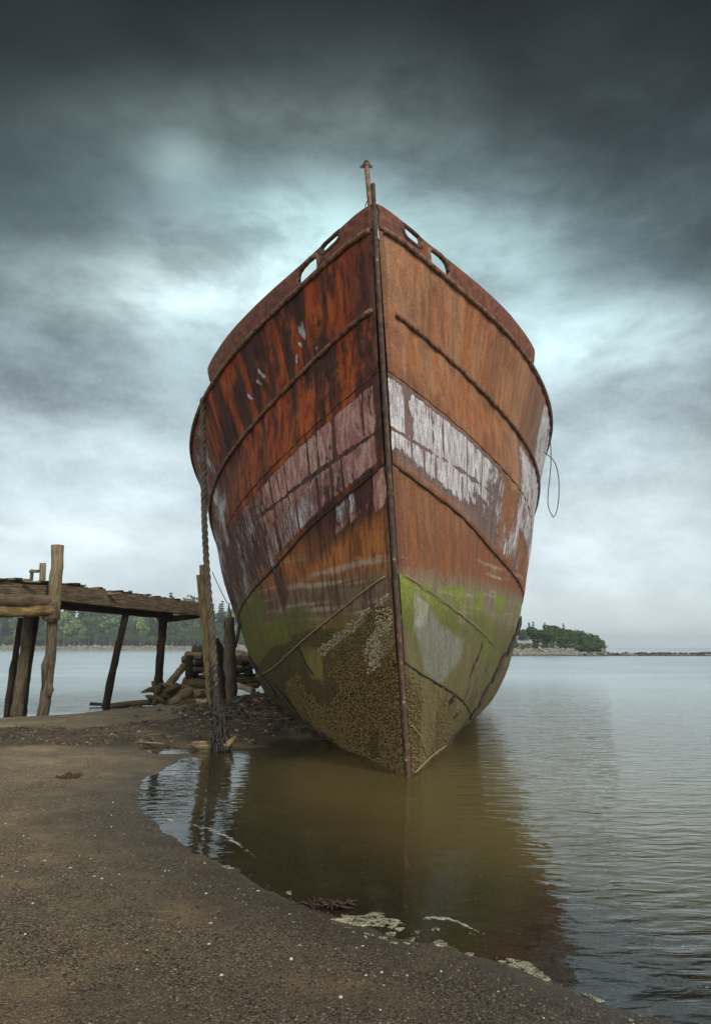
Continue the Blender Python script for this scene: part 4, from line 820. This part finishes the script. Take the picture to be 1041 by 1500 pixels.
lg((193, 1038), (250, 1040), 23.4, .09, W_weedlog, 'dark wet log at the waterline in front of the crib', 86, group=G)
lg((345, 985), (372, 975), 26.9, .10, W_dark, 'dark slanting stick among the logs beside the hull', 87, group=G)
lg((345, 978), (366, 985), 27.0, .12, W_log, 'short brown log crossing the stick beside the hull', 88, group=G)
lg((310, 998), (345, 996), 26.6, .12, W_log, 'middle log behind the ochre post in the crib', 89, group=G)
lg((262, 1003), (236, 1022), 24.6, .13, W_weedlog, 'stubby weedy log leaning at the left foot of the crib', 90, group=G)
lg((256, 1022), (296, 1015), 24.3, .11, W_log, 'crooked brown log crossing the forked driftwood', 92, mid=(275, 1021), group=G)
lg((264, 1035), (310, 1036), 23.3, .07, W_weedlog, 'thin wet branch lying on the sand before the crib', 93, group=G)
# inner crosswise logs seen end on
for k, (x, y, Y) in enumerate([(284, 988, 26), (312, 990, 26.5), (352, 972, 27), (364, 986, 26.4), (300, 972, 26.4)]):
    lg((x, y), (x+3, y-1.5), Y, .12, W_dark, 'dark round log end facing out of the crib', 94+k, Y2=Y+1.8, name='log', group='crosswise logs in the crib')
root_m = MB(); rr = random.Random(3)
for k in range(26):
    c_ = at(232+rr.uniform(-8, 12), 1018+rr.uniform(-10, 16), 23.9+rr.uniform(-.3, .3)); d = np.array([rr.uniform(-.5, .5), rr.uniform(-.3, .3), rr.uniform(-.35, .3)]); root_m.tube([c_, c_+d*.5+np.array([0, 0, .05]), c_+d], [rr.uniform(.07, .13), .09, .03], 7, .3, seed=k)
tag(root_m.build('root_ball', W_weedlog), 'tangled dark root ball at the left foot of the log crib', 'roots')
thing_log('driftwood_log', 'wet brown driftwood log lying across the foot of the rope at the puddle', 'driftwood', [at(281, 1090, 14.3), at(300, 1093, 14.2), at(322, 1093, 14.2)], [.05, .11, .10], W_log, 101)
thing_log('driftwood_log', 'short pointed stake sticking up right of the rope foot', 'driftwood', [at(328, 1096, 14.0), at(338, 1086, 14.0), at(345, 1079, 14.1)], [.07, .055, .035], W_log, 102)
thing_log('driftwood_stick', 'long thin stick on the left end of the dark weed strip', 'stick', [at(-40, 1091, 14.6), at(30, 1087, 14.9), at(74, 1083, 15.1)], [.02, .035, .02], W_log, 103)
thing_log('driftwood_stick', 'grey stick lying slanted in the middle of the weed strip', 'stick', [at(105, 1084, 15.1), at(127, 1077, 15.6)], [.03, .022], W_grey, 104)
thing_log('driftwood_stick', 'straight stick beside the small sky-lit puddle', 'stick', [at(204, 1087, 14.8), at(240, 1089.5, 14.6)], [.025, .02], W_log, 105)
thing_log('driftwood_stick', 'short upright twig on the weed strip at the far left', 'stick', [at(26, 1073, 15.9), at(37, 1066, 15.9)], [.02, .01], W_dark, 106)
# ------------------------------------------------------------------ wrack, mud lumps, pebbles
def ground_h(x, y): return height(np.atleast_1d(np.asarray(x, float)), np.atleast_1d(np.asarray(y, float)))
def scatter(name, n, region, size, mats, flat, seed, label=None, cat=None, lump=.3):
    r = np.random.default_rng(seed); X, Y = region(r, n); H, SD = ground_h(X, Y); mb_v = []; mb_f = []; mi = []; base = [(1, 0, 0), (.31, .95, 0), (-.81, .59, 0), (-.81, -.59, 0), (.31, -.95, 0), (.45, .33, .8), (-.17, .53, .8), (-.55, 0, .8), (-.17, -.53, .8), (.45, -.33, .8)]
    base = np.array(base)
    S = size(r, len(X), X, Y); az = r.random(len(X))*6.28; ca, sa = np.cos(az), np.sin(az); el = r.uniform(.25 if flat < .3 else .5, 1, len(X)); V = base[None]*(1+lump*(r.random((len(X), 10, 3))-.5))
    V = V*S[:, None, None]*np.stack([np.ones(len(X)), el, flat*r.uniform(.7, 1.3, len(X))], -1)[:, None]
    x = V[..., 0]*ca[:, None]-V[..., 1]*sa[:, None]; y = V[..., 0]*sa[:, None]+V[..., 1]*ca[:, None]; tx = r.normal(0, .35, len(X)); z = V[..., 2]+x*tx[:, None]*.5
    P = np.stack([x+X[:, None], y+Y[:, None], z+(H+S*flat*.05)[:, None]], -1).reshape(-1, 3)
    F = [(0, 1, 6, 5), (1, 2, 7, 6), (2, 3, 8, 7), (3, 4, 9, 8), (4, 0, 5, 9), (5, 6, 7, 8, 9)]; ff = [tuple(i*10+q for q in f) for i in range(len(X)) for f in F]
    mm = r.choice(len(mats), len(X), p=[w for _, w in mats]); me = bpy.data.meshes.new(name); me.from_pydata(P.tolist(), [], ff)
    for m_, _ in mats: me.materials.append(m_)
    me.polygons.foreach_set('material_index', np.repeat(mm, 6).astype(np.int32)); me.polygons.foreach_set('use_smooth', [flat > .3]*len(ff)); me.update(); o = bpy.data.objects.new(name, me); COL.objects.link(o); o['kind'] = 'stuff'
    tag(o, label, cat); return o
def flatm(name, c, r=.7):
    m, t, p, out = material(name); n_ = t.noise(t.new('ShaderNodeTexCoord').outputs['Object'], 40, 4, .6); t.put(p.inputs['Base Color'], t.mix(n_, srgb(*[q*.72 for q in c]), srgb(*[min(255, q*1.12) for q in c]))); p.inputs['Roughness'].default_value = r; return m
peb = [(flatm('stone_brown', (96, 80, 60)), .26), (flatm('stone_grey', (92, 90, 84)), .31), (flatm('stone_dark', (34, 31, 27)), .2), (flatm('stone_ochre', (124, 104, 74)), .14), (flatm('stone_rust', (98, 74, 58)), .04), (flatm('shell_white', (196, 190, 172), .5), .05)]
def fg(r, n):
    a = r.uniform(-34, 31, n)*np.pi/180; d = 2.9+(r.random(n)**1.15)*11; X, Y = d*np.sin(a), d*np.cos(a); H, SD = ground_h(X, Y); k = (SD > -2.6)&(r.random(n) < np.where(SD < 0, .6, 1)*(.25+1.5*np.clip(fbm(X*1.1, Y*1.1, 3, 33)-.25, 0, 1))); return X[k], Y[k]
scatter('pebbles', 42000, fg, lambda r, n, X, Y: .0035+.013*r.random(n)**6, peb, .55, 5, 'small pebbles and grit strewn over the wet foreground sand', 'pebbles')
def fgs(r, n):
    X, Y = fg(r, n); k = r.random(len(X)) < np.clip(3.2*(fbm(X*.9, Y*.9, 3, 61)-.36), .08, 1); return X[k], Y[k]
scatter('shell_fragments', 5200, fgs, lambda r, n, X, Y: .004+.019*r.random(n)**5, [(peb[5][0], .45), (flatm('shell_grey', (150, 148, 140), .5), .35), (peb[4][0], .2)], .22, 6, 'broken pale shells scattered on the sand', 'shells')
wm = [(flatm('wrack_brown', (84, 68, 48), .7), .4), (flatm('wrack_dark', (44, 36, 28), .6), .4), (flatm('wrack_straw', (136, 118, 88), .8), .2)]
def wr(r, n):
    X = r.uniform(-16, .2, n); Y = r.uniform(13.6, 21.5, n); s_, mu = masks(X, Y); H, SD = ground_h(X, Y); k = (SD > .02)&(r.random(n) < np.clip(s_+.9*mu, 0, 1)*np.clip(2.2*(fbm(X*2, Y*3, 3, 44)-.28), 0, 1)); return X[k], Y[k]
scatter('seaweed_wrack', 60000, wr, lambda r, n, X, Y: .010+.035*r.random(n)**3, wm, .5, 7, 'band of dark broken seaweed and mud crumbs across the beach', 'seaweed', .9)
def wr2(r, n): X = r.normal(-2.9, .8, n); Y = r.normal(19.8, 1.6, n); H, SD = ground_h(X, Y); k = SD > 0; return X[k], Y[k]
scatter('mud_lumps', 5000, wr2, lambda r, n, X, Y: .02+.09*r.random(n)**4, wm[:2]+[(wm[2][0], .2)], .6, 8, 'lumpy heap of mud and weed against the left flank of the hull', 'mud', 1.0)
tw = MB(); rr = random.Random(8)
for k in range(170):
    x, y = rr.uniform(-13, -1), rr.uniform(14.2, 18.2)
    if k > 150: x, y = rr.gauss(-3.0, .7), rr.gauss(19.3, 1.3)
    h_, sd_ = ground_h(x, y)
    if sd_[0] < .05: continue
    a = rr.gauss(.1, .8); L_ = rr.uniform(.1, .6); q = np.array([x, y, h_[0]+.03]); d = np.array([math.cos(a), math.sin(a)*.5, rr.uniform(-.1, .3)])*L_; tw.tube([q, q+d*.5+np.array([0, 0, rr.uniform(0, .03)]), q+d], [.007, .006, .003], 5, .2, seed=k)
o = tw.build('twig_litter', W_grey); o['kind'] = 'stuff'; tag(o, 'thin grey twigs littering the dark weed band', 'twigs')
def clump(name, label, cat, c, rx, ry, n, mat, seed, h=.03):
    r = random.Random(seed); mb = MB()
    for k in range(n):
        a = r.uniform(0, 6.28); q = r.random()**.6; x, y = c[0]+rx*q*math.cos(a), c[1]+ry*q*math.sin(a); z = max(float(ground_h(x, y)[0][0]), 0)+.004; b = r.uniform(0, 6.28); L_ = r.uniform(.03, .12)
        mb.tube([[x, y, z], [x+L_*.5*math.cos(b), y+L_*.5*math.sin(b), z+r.uniform(0, h)], [x+L_*math.cos(b+.6), y+L_*math.sin(b+.6), z+.004]], [.008, .010, .003], 5, .2, seed=k)
    return tag(mb.build(name, mat), label, cat)
M_red = flatm('red_weed', (58, 36, 24), .45); M_gweed = flatm('olive_weed', (70, 56, 30), .6)
clump('seaweed_clump', 'reddish brown seaweed clump at the waterline above the largest foam patch', 'seaweed', gp(478, 1326), .16, .07, 70, M_red, 4)
clump('seaweed_clump', 'small olive weed clump alone on the sand below the weed band', 'seaweed', gp(103, 1119, .3), .16, .22, 60, M_gweed, 5)
# foam
M_foam, t, p, out = material('sea_foam'); P_ = t.new('ShaderNodeTexCoord').outputs['Object']; v = t.vor(P_, 70); n_ = t.noise(P_, 22, 4, .6)
t.put(p.inputs['Base Color'], t.mix(t.ss(n_, .35, .7), srgb(150, 140, 112), srgb(196, 188, 160))); p.inputs['Roughness'].default_value = .6; t.put(p.inputs['Normal'], t.bump(t.math('ADD', t.ss(v, 0, .6, 1, 0), n_), .8, .006)); nf = t.noise(P_, 15, 6, .75); t.put(p.inputs['Alpha'], t.math('MULTIPLY', t.ss(nf, .40, .52), t.ss(v, .62, .45, .45, .95)))
def foam(pts, seed, label, h=.004):
    r = random.Random(seed); c = [gp(*q)[:2] for q in pts]; cx = np.mean(c, axis=0); n = 64; out_ = []
    cc = c+[c[0]]; L_ = np.r_[0, np.cumsum([np.linalg.norm(cc[i+1]-cc[i]) for i in range(len(c))])]
    for i in range(n):
        s_ = L_[-1]*i/n; x = np.interp(s_, L_, [q[0] for q in cc]); y = np.interp(s_, L_, [q[1] for q in cc]); f = 1+.9*(float(fbm(x*14, y*14, 3, seed))-.5); out_.append(cx+(np.array([x, y])-cx)*f)
    zb = [max(0.002, float(ground_h(q[0], q[1])[0][0])) for q in out_]; vs = []; fs = []
    for (f, dz_) in ((1, -.004), (.985, h*.6), (.9, h), (.55, h*1.15)): vs += [[*(cx+(q-cx)*f), z+dz_+.002*r.random()] for q, z in zip(out_, zb)]
    vs.append([*cx, np.mean(zb)+h*1.2]); fs = [(k*n+i, k*n+(i+1) % n, (k+1)*n+(i+1) % n, (k+1)*n+i) for k in range(3) for i in range(n)]+[(3*n+i, 3*n+(i+1) % n, 4*n) for i in range(n)]
    mb = MB(); mb.add(vs, fs); o = mb.build('foam_patch', M_foam); return tag(o, label, 'foam', 'foam patches at the water edge')
foam([(482, 1348), (500, 1341), (530, 1343), (545, 1336), (560, 1340), (585, 1353), (575, 1360), (550, 1355), (520, 1357), (495, 1354)], 1, 'largest pale foam patch, with a ragged long outline')
foam([(631, 1381), (645, 1378), (658, 1384), (652, 1389), (636, 1388)], 2, 'small oval foam patch on its own right of the largest one')
foam([(736, 1410), (752, 1407), (775, 1412), (808, 1436), (795, 1438), (770, 1424), (748, 1416)], 3, 'long foam streak slanting down to the right at the water edge')
foam([(850, 1455), (862, 1457), (882, 1467), (872, 1468)], 4, 'thin foam streak at the lower right corner of the beach')
foam([(325, 1270), (335, 1268), (342, 1273), (333, 1277)], 5, 'tiny foam fleck on the curved edge of the sheltered pool')
foam([(420, 1306), (428, 1306), (426, 1311), (419, 1310)], 9, 'tiny foam fleck left of the reddish seaweed')
for k, (x, y, s_) in enumerate([(572, 1368, 9), (585, 1361, 8), (600, 1376, 7), (560, 1377, 6), (596, 1386, 6), (577, 1387, 6), (610, 1366, 4), (638, 1362, 6), (541, 1372, 8), (686, 1398, 7), (508, 1363, 7)]):
    foam([(x-s_, y), (x-s_*.3, y-s_*.3), (x+s_, y-s_*.2), (x+s_*.8, y+s_*.3), (x, y+s_*.45)], 20+k, 'little foam fleck scattered below the largest foam patch', .003)
# a thin film of foam scum curling round the pool
M_scum, t, p, out = material('foam_scum'); P_ = t.new('ShaderNodeTexCoord').outputs['Object']; n_ = t.noise(P_, 30, 4, .7); t.put(p.inputs['Base Color'], t.mix(n_, srgb(120, 116, 98), srgb(182, 180, 164))); p.inputs['Roughness'].default_value = .5
mb = MB(); r = random.Random(5)
for (a, b, n) in [((280, 1208), (372, 1256), 40), ((232, 1190), (262, 1212), 14), ((620, 1345), (705, 1368), 24)]:
    for i in range(n):
        q = i/(n-1); x = a[0]+(b[0]-a[0])*q+r.gauss(0, 1.2); y = a[1]+(b[1]-a[1])*q-9*math.sin(math.pi*q)*(b[0]-a[0])/90+r.gauss(0, .8); c = gp(x, y); w_ = r.uniform(.008, .022)*(math.sin(math.pi*min(.97, q+.05))+.2); mb.tube([[c[0]-w_*2.2, c[1]+w_, -.001], [c[0], c[1], .002], [c[0]+w_*2.2, c[1]-w_, -.001]], [.002, w_, .002], 6, .4, squash=.12, seed=i)
o = mb.build('scum_line', M_scum); o['kind'] = 'stuff'; tag(o, 'thin pale scum line floating on the sheltered pool', 'scum')
# ================================================================== FAR SHORES
def land_mat(name, rock0, rock1, grass0, grass1, zlim):
    m, t, p, out = material(name); P_ = t.new('ShaderNodeNewGeometry').outputs['Position']; sp = t.new('ShaderNodeSeparateXYZ'); t.put(sp.inputs[0], P_)
    n_ = t.noise(t.mapv(P_, (1, 1, 3)), .6, 6, .7); v = t.vor(t.mapv(P_, (1, 1, 1.6)), 1.1); z_ = t.math('ADD', sp.outputs[2], t.math('MULTIPLY', n_, .5))
    rk = t.mix(t.ss(v, .1, .6), srgb(*rock1), srgb(*rock0)); rk = t.mix(t.ss(n_, .4, .6), rk, srgb(*rock0)); rk = t.mix(t.ss(z_, .35, .75, .85, 0), rk, srgb(58, 54, 46))
    gr = t.mix(n_, srgb(*grass0), srgb(*grass1)); t.put(p.inputs['Base Color'], t.mix(t.ss(z_, zlim, zlim+.3), rk, gr)); p.inputs['Roughness'].default_value = .9; t.put(p.inputs['Normal'], t.bump(t.math('ADD', v, n_), 1, .3)); return m
M_shoreL = land_mat('far_shore_rock', (96, 90, 80), (172, 164, 150), (52, 60, 34), (84, 92, 50), 2.6)
M_shoreR = land_mat('headland_rock', (112, 106, 94), (196, 188, 172), (86, 90, 54), (128, 124, 82), 1.9)
def far_h(x, y):
    e = sm(-620, -560, x)*(1-sm(20, 60, x)); yy = y-(398+10*(fbm(x/40, x*0, 3, 3)-.5)+0.02*x); return (-1+3.3*sm(-2, 5, yy)+.9*fbm(x*.5, y*.5, 3, 4)*sm(-2, 3, yy)+7*sm(8, 70, yy)+9*sm(60, 160, yy))*e-1.2*(1-e)
xs = np.arange(-640, 80, 1.6); ys = np.concatenate([np.arange(388, 412, .8), np.arange(412, 620, 8.)]); X, Y = np.meshgrid(xs, ys); P = np.stack([X, Y, far_h(X, Y)], -1); tag(grid_mesh('far_shore', P, M_shoreL), kind='structure')
def head_h(x, y):
    yy = y-(160.5+2.2*(fbm(x/7, x*0, 3, 5)-.5)); e = sm(6, 20, x)*(1-sm(49.5, 56, x)); main = -.9+(2.0+.9*fbm(x*.45, y*.6, 3, 6))*sm(-1, 4.2, yy)*(1-sm(36, 50, yy))
    sp = -.9+1.25*sm(-1, 1, yy)*(1-sm(5, 7, yy))*sm(6, 20, x)*(1-sm(330, 380, x))+.55*(fbm(x*.9, y*.9, 3, 8)-.3)*sm(-1, 1, yy)*(1-sm(5, 7, yy)); return np.maximum(main*e-.9*(1-e), sp)
xs = np.concatenate([np.arange(0, 66, .3), np.arange(66, 400, 1.2)]); ys = np.concatenate([np.arange(157, 170, .3), np.arange(170, 215, 3.)]); X, Y = np.meshgrid(xs, ys); P = np.stack([X, Y, head_h(X, Y)], -1); tag(grid_mesh('headland', P, M_shoreR), kind='structure')
# boulders along both shores
M_bould = flatm('shore_boulder', (140, 134, 120), .9); M_bdark = flatm('spit_boulder', (62, 58, 50), .9)
def rocks(name, pts, sz, mat, label, seed):
    r = random.Random(seed); mb = MB()
    for (x, y, z) in pts:
        s_ = sz(r); mb.tube([[x-s_, y, z], [x-s_*.4, y+r.uniform(-.2, .2)*s_, z+s_*.2], [x+s_*.5, y, z+s_*.15], [x+s_, y, z-.1]], [s_*.25, s_*.6, s_*.55, s_*.2], 7, .35, seed=r.randint(0, 9999))
    o = mb.build(name, mat, smooth=False); o['kind'] = 'stuff'; return tag(o, label, 'rocks')
r = random.Random(2); pts = []
for k in range(900): x = r.uniform(52, 190); y = 160.5+r.uniform(0, 3.5); pts.append((x, y, float(head_h(np.array([x]), np.array([y]))[0])))
rocks('spit_rocks', pts, lambda q: q.uniform(.15, .5), M_bdark, 'low line of dark wet rocks on the spit below the horizon', 3)
pts = []
for k in range(420): x = r.uniform(14, 58); y = 160.8+r.uniform(0, 4); pts.append((x, y, float(head_h(np.array([x]), np.array([y]))[0])))
rocks('headland_rocks', pts, lambda q: q.uniform(.15, .55), M_bould, 'pale boulders along the waterline of the wooded headland', 4)
pts = []
for k in range(1200): x = r.uniform(-260, 0); y = 398.5+.02*x+r.uniform(-2, 5); pts.append((x, y, max(0, float(far_h(np.array([x]), np.array([y]))[0]))))
rocks('far_shore_rocks', pts, lambda q: q.uniform(.3, 1.1), M_bould, 'pale rubble along the far wooded shore', 5)
# ------------------------------------------------------------------ trees
def leafmat(name, c0, c1, c2):
    m, t, p, out = material(name); P_ = t.new('ShaderNodeTexCoord').outputs['Object']; oi = t.new('ShaderNodeObjectInfo'); n_ = t.noise(P_, .9, 3, .6); n2 = t.noise(P_, 5, 3, .6)
    c = t.mix(t.ss(n_, .35, .65), srgb(*c0), srgb(*c1)); c = t.mix(t.ss(oi.outputs['Random'], 0, 1, 0, .7), c, srgb(*c2)); c = t.mix(t.ss(n2, .4, .7, 0, .4), c, srgb(*[q*.6 for q in c0])); t.put(p.inputs['Base Color'], c); p.inputs['Roughness'].default_value = .7; p.inputs['Specular IOR Level'].default_value = .2; return m
LM = {'conifer': leafmat('needles', (30, 46, 34), (48, 66, 48), (52, 70, 46)), 'leaf': leafmat('leaves', (58, 80, 42), (102, 122, 68), (74, 98, 60)), 'pale': leafmat('pale_leaves', (104, 126, 66), (146, 162, 96), (124, 142, 84)), 'bush': leafmat('scrub_leaves', (66, 86, 40), (110, 124, 62), (60, 90, 50))}
M_trunk = flatm('bark', (104, 92, 78), .9); M_birch = flatm('pale_bark', (188, 184, 170), .8)
def crown_mesh(kind, h, w, seed):
    r = np.random.default_rng(seed); V = []; F = []
    def quad(c, s_, nrm=None):
        a = r.normal(size=3); a /= np.linalg.norm(a); b = r.normal(size=3); b -= a*np.dot(a, b); b /= np.linalg.norm(b); n = len(V)
        for q in range(5): th = q*1.2566+r.uniform(-.3, .3); V.append(c+s_*r.uniform(.6, 1.1)*(a*math.cos(th)+b*math.sin(th)))
        F.append(tuple(range(n, n+5)))
    if kind == 'conifer':
        lv = 17; wob = r.uniform(.7, 1.2, 24)
        for i in range(lv):
            q = i/(lv-1); z = h*(.16+.84*q); rad = w*(1-q)**.8*wob[i]+.12
            for b in range(int(10*(1-q)+7)):
                a = r.uniform(0, 6.283); L_ = rad*r.uniform(.55, 1.15); dr = r.uniform(.15, .42)
                if r.random() < .12: continue
                ca, sa = math.cos(a), math.sin(a); k = max(2, int(L_/.45))
                for j in range(k):
                    u = (j+.6)/k; c = np.array([ca*L_*u, sa*L_*u, z-dr*L_*u+r.uniform(-.1, .1)]); s_ = .30+.26*(1-u)*w*.35; n = len(V); t_ = np.array([-sa, ca, 0.]); f_ = np.array([ca, sa, -dr])
                    V.extend([c-t_*s_*r.uniform(.6, 1.2), c+f_*s_*1.2+np.array([0, 0, r.uniform(-.15, .1)]), c+t_*s_*r.uniform(.6, 1.2), c-f_*s_+np.array([0, 0, r.uniform(0, .2)])]); F.append((n, n+1, n+2, n+3))
    else:
        nb = 9 if kind != 'bush' else 6; z0 = h*(.14 if kind != 'bush' else .05); cs = []
        for i in range(nb): a = r.uniform(0, 6.28); q = r.random()**.5; cs.append((np.array([w*.62*q*math.cos(a), w*.62*q*math.sin(a), z0+(h-z0)*r.uniform(.18, .86)]), w*r.uniform(.28, .5)))
        cs.append((np.array([0, 0, h*.84]), w*.36))
        for c, R_ in cs:
            for k in range(int(70 if kind != 'bush' else 60)):
                d = r.normal(size=3); d /= np.linalg.norm(d); d[2] = d[2]*.8; quad(c+d*R_*r.uniform(.55, 1.05), (.17 if kind != 'bush' else .13)*w*r.uniform(.5, 1.1)*.6)
    me = bpy.data.meshes.new(kind+'_crown'); me.from_pydata([tuple(map(float, v)) for v in V], [], F); me.update(); return me
def trunk_mesh(h, r0, mat, seed):
    mb = MB(); rr = random.Random(seed); pts = [(0, 0, -.5)]; 
    for i in range(1, 6): pts.append((rr.uniform(-.12, .12)*i*.4, rr.uniform(-.12, .12)*i*.4, h*i/6))
    mb.tube(pts, [r0*(1-.75*i/5) for i in range(6)], 6, .1, seed=seed)
    for k in range(4): z = h*rr.uniform(.35, .75); a = rr.uniform(0, 6.28); mb.tube([(0, 0, z), (math.cos(a)*h*.12, math.sin(a)*h*.12, z+h*.1)], [r0*.35, r0*.1], 5, .1)
    me = bpy.data.meshes.new('trunk'); me.from_pydata(mb.v, [], mb.f); me.materials.append(mat); me.update(); return me
VAR = {}
for kd, hh, ww, nv, lm, tm in [('conifer', 12, 2.9, 4, 'conifer', M_trunk), ('leaf', 10, 3.4, 4, 'leaf', M_trunk), ('pale', 10, 3.2, 2, 'pale', M_birch), ('bush', 3, 2.0, 3, 'bush', M_trunk)]:
    VAR[kd] = []
    for i in range(nv): cm = crown_mesh('bush' if kd == 'bush' else ('conifer' if kd == 'conifer' else 'leaf'), hh, ww, 10*i+len(kd)); cm.materials.append(LM[lm]); VAR[kd].append((cm, trunk_mesh(hh*(.9 if kd != 'bush' else .5), .16 if kd != 'bush' else .05, tm, i), hh))
NM = {'conifer': 'conifer_tree', 'leaf': 'leafy_tree', 'pale': 'birch_tree', 'bush': 'bush'}
def tree(kd, x, y, z, h, label, group, r, wx=1.0):
    cm, tm, hh = VAR[kd][r.randrange(len(VAR[kd]))]; o = bpy.data.objects.new(NM[kd], None); COL.objects.link(o); o.location = (x, y, z); s_ = h/hh; o.scale = (s_*wx*r.uniform(.85, 1.2), s_*wx*r.uniform(.85, 1.2), s_); o.rotation_euler = (0, 0, r.uniform(0, 6.28)); tag(o, label, 'bush' if kd == 'bush' else 'tree', group)
    for nm, me in (('crown', cm), ('trunk', tm)): c = bpy.data.objects.new(nm, me); COL.objects.link(c); c.parent = o
    return o
LF = {'conifer': 'dark conifer in the far wood left of the ship', 'leaf': 'mid green leafy tree in the far wood left of the ship', 'pale': 'pale green birch at the edge of the far wood', 'bush': 'low scrub bush on the far shore left of the ship'}
r = random.Random(11)
for row, (y0, num, kinds, hr) in enumerate([(408, 95, ['bush', 'leaf', 'leaf', 'bush'], (6, 12)), (416, 90, ['leaf', 'conifer', 'leaf', 'conifer', 'pale'], (16, 23)), (430, 95, ['conifer', 'conifer', 'leaf'], (21, 29))]):
    for k in range(num):
        x = -262+292*(k+r.uniform(-.4, .4)+.5)/num; y = y0+r.uniform(-4, 5)+.02*x; kd = r.choice(kinds); px_ = 520+1000*x/y; h = r.uniform(*hr)*(.86+.28*float(fbm(np.array([x/25]), np.array([0.]), 2, 9)[0]))*(1.0 if px_ > 60 else .84)
        z = float(far_h(np.array([x]), np.array([y]))[0]); tree(kd, x, y, z, h if kd != 'bush' else min(h, 6), LF[kd], 'trees of the far wood', r)
for (px, Y, h) in [(163, 411, 17), (118, 410, 13), (22, 410, 13), (268, 411, 11)]:
    x = (px-520.5)/1000*Y/1.0*.985; tree('pale', x, Y, float(far_h(np.array([x]), np.array([float(Y)]))[0]), h, {163: 'bright pale birch with a white trunk standing just left of the slanting jetty pile', 118: 'pale rounded tree right of the big jetty post on the far shore', 22: 'pale tree behind the dark jetty piles at far left', 268: 'pale tree in front of the far wood above the log crib'}[px], 'trees of the far wood', r, 1.2)
r = random.Random(21); LH = {'conifer': 'pointed dark spruce on the headland right of the ship', 'leaf': 'leafy tree on the headland right of the ship', 'pale': 'light green tree on the headland right of the ship', 'bush': 'scrub bush on the bank of the headland'}
top = lambda px: np.interp(px, [600, 755, 775, 800, 822, 850, 866, 875, 879], [918, 919, 914, 915, 924, 932, 937, 942, 945.5])
for k in range(78):
    px = 700+178*r.random()**.8; Y = r.uniform(166, 188); x = (px-520.5)/1000*Y; z = float(head_h(np.array([x]), np.array([Y]))[0]); ztop = (948-top(px))/1000*Y*1.02+2; h = max(1.6, (ztop-z)*r.uniform(.68, 1.02)); kd = r.choice(['conifer', 'leaf', 'leaf', 'leaf', 'conifer' if px < 790 else 'leaf']); tree(kd, x, Y, max(z, .6), h, LH[kd], 'trees of the headland', r, 1.15 if kd == 'leaf' else 1.0)
for px, tp_ in ((771, 914), (777, 913), (793, 917), (853, 929)): Y = 180.; x = (px-520.5)/1000*Y; tree('conifer', x, Y, 1.0, (948-tp_)/1000*Y+1, 'spruce tip standing above the other headland trees', 'trees of the headland', r)
for k in range(60):
    px = 705+165*r.random(); Y = r.uniform(164.8, 167); x = (px-520.5)/1000*Y; z = float(head_h(np.array([x]), np.array([Y]))[0]); kd = 'bush' if r.random() < .8 else 'pale'; tree(kd, x, Y, z-.1, r.uniform(.7, 1.5) if px < 835 else r.uniform(1.8, 3.0), LH[kd], 'bushes of the headland', r, 1.2 if kd == 'bush' else .8)
# cottage half hidden among the headland trees
hx, hy = (763-520.5)/1000*167, 167.; hz_ = 2.0; house = empty('cottage', (hx, hy, hz_)); tag(house, 'small pale cottage with a grey roof among the headland trees by the ship', 'house')
M_hw = flatm('cottage_wall', (150, 148, 140), .8); M_hr = flatm('cottage_roof', (150, 152, 152), .7); M_win = flatm('cottage_window', (40, 44, 48), .3)
mb = MB(); mb.add([(hx-1.6, hy-1, hz_), (hx+1.6, hy-1, hz_), (hx+1.6, hy+1.5, hz_), (hx-1.6, hy+1.5, hz_), (hx-1.6, hy-1, hz_+1.0), (hx+1.6, hy-1, hz_+1.0), (hx+1.6, hy+1.5, hz_+1.0), (hx-1.6, hy+1.5, hz_+1.0), (hx-1.6, hy+.25, hz_+1.7), (hx+1.6, hy+.25, hz_+1.7)], [(0, 1, 5, 4), (2, 3, 7, 6), (1, 2, 6, 9, 5), (3, 0, 4, 8, 7)]); mb.build('wall', M_hw, house, smooth=False)
mb = MB(); mb.beam((hx-1.8, hy-.45, hz_+1.35), (hx+1.8, hy-.45, hz_+1.35), 1.75, .08, 0, 2, up=(0, -.5, .87)); mb.beam((hx-1.8, hy+.95, hz_+1.35), (hx+1.8, hy+.95, hz_+1.35), 1.75, .08, 0, 2, up=(0, .5, .87)); mb.build('roof', M_hr, house, smooth=False)
for q in (-.9, .1, .9): mb = MB(); mb.beam((hx+q-.2, hy-1.02, hz_+.55), (hx+q+.2, hy-1.02, hz_+.55), .04, .4, 0, 1); mb.build('window', M_win, house, smooth=False)
thing_log('driftwood_log', 'pale bleached tree trunk lying slanted on the bank of the headland', 'driftwood', [((784-520.5)*.1635, 163.5, 1.75), ((793-520.5)*.1635, 162.2, .85)], [.16, .13], W_pale, 110)
# ------------------------------------------------------------------ air
hz_box = bpy.data.meshes.new('haze'); a, z0_, z1_ = 3150., -8.0, 45.0
hz_box.from_pydata([(-a, -a, z0_), (a, -a, z0_), (a, a, z0_), (-a, a, z0_), (-a, -a, z1_), (a, -a, z1_), (a, a, z1_), (-a, a, z1_)], [], [(0, 3, 2, 1), (4, 5, 6, 7), (0, 1, 5, 4), (1, 2, 6, 5), (2, 3, 7, 6), (3, 0, 4, 7)])
m, t, p, out = material('air_haze'); t.n.remove(p); vp = t.new('ShaderNodeVolumePrincipled'); vp.inputs['Color'].default_value = (.80, .88, .92, 1); vp.inputs['Density'].default_value = .00045; vp.inputs['Anisotropy'].default_value = .0; t.l.new(vp.outputs[0], out.inputs['Volume'])
hz_box.materials.append(m); o = bpy.data.objects.new('haze', hz_box); COL.objects.link(o); o['kind'] = 'stuff'; tag(o, 'thin pale sea haze over the whole bay', 'haze')
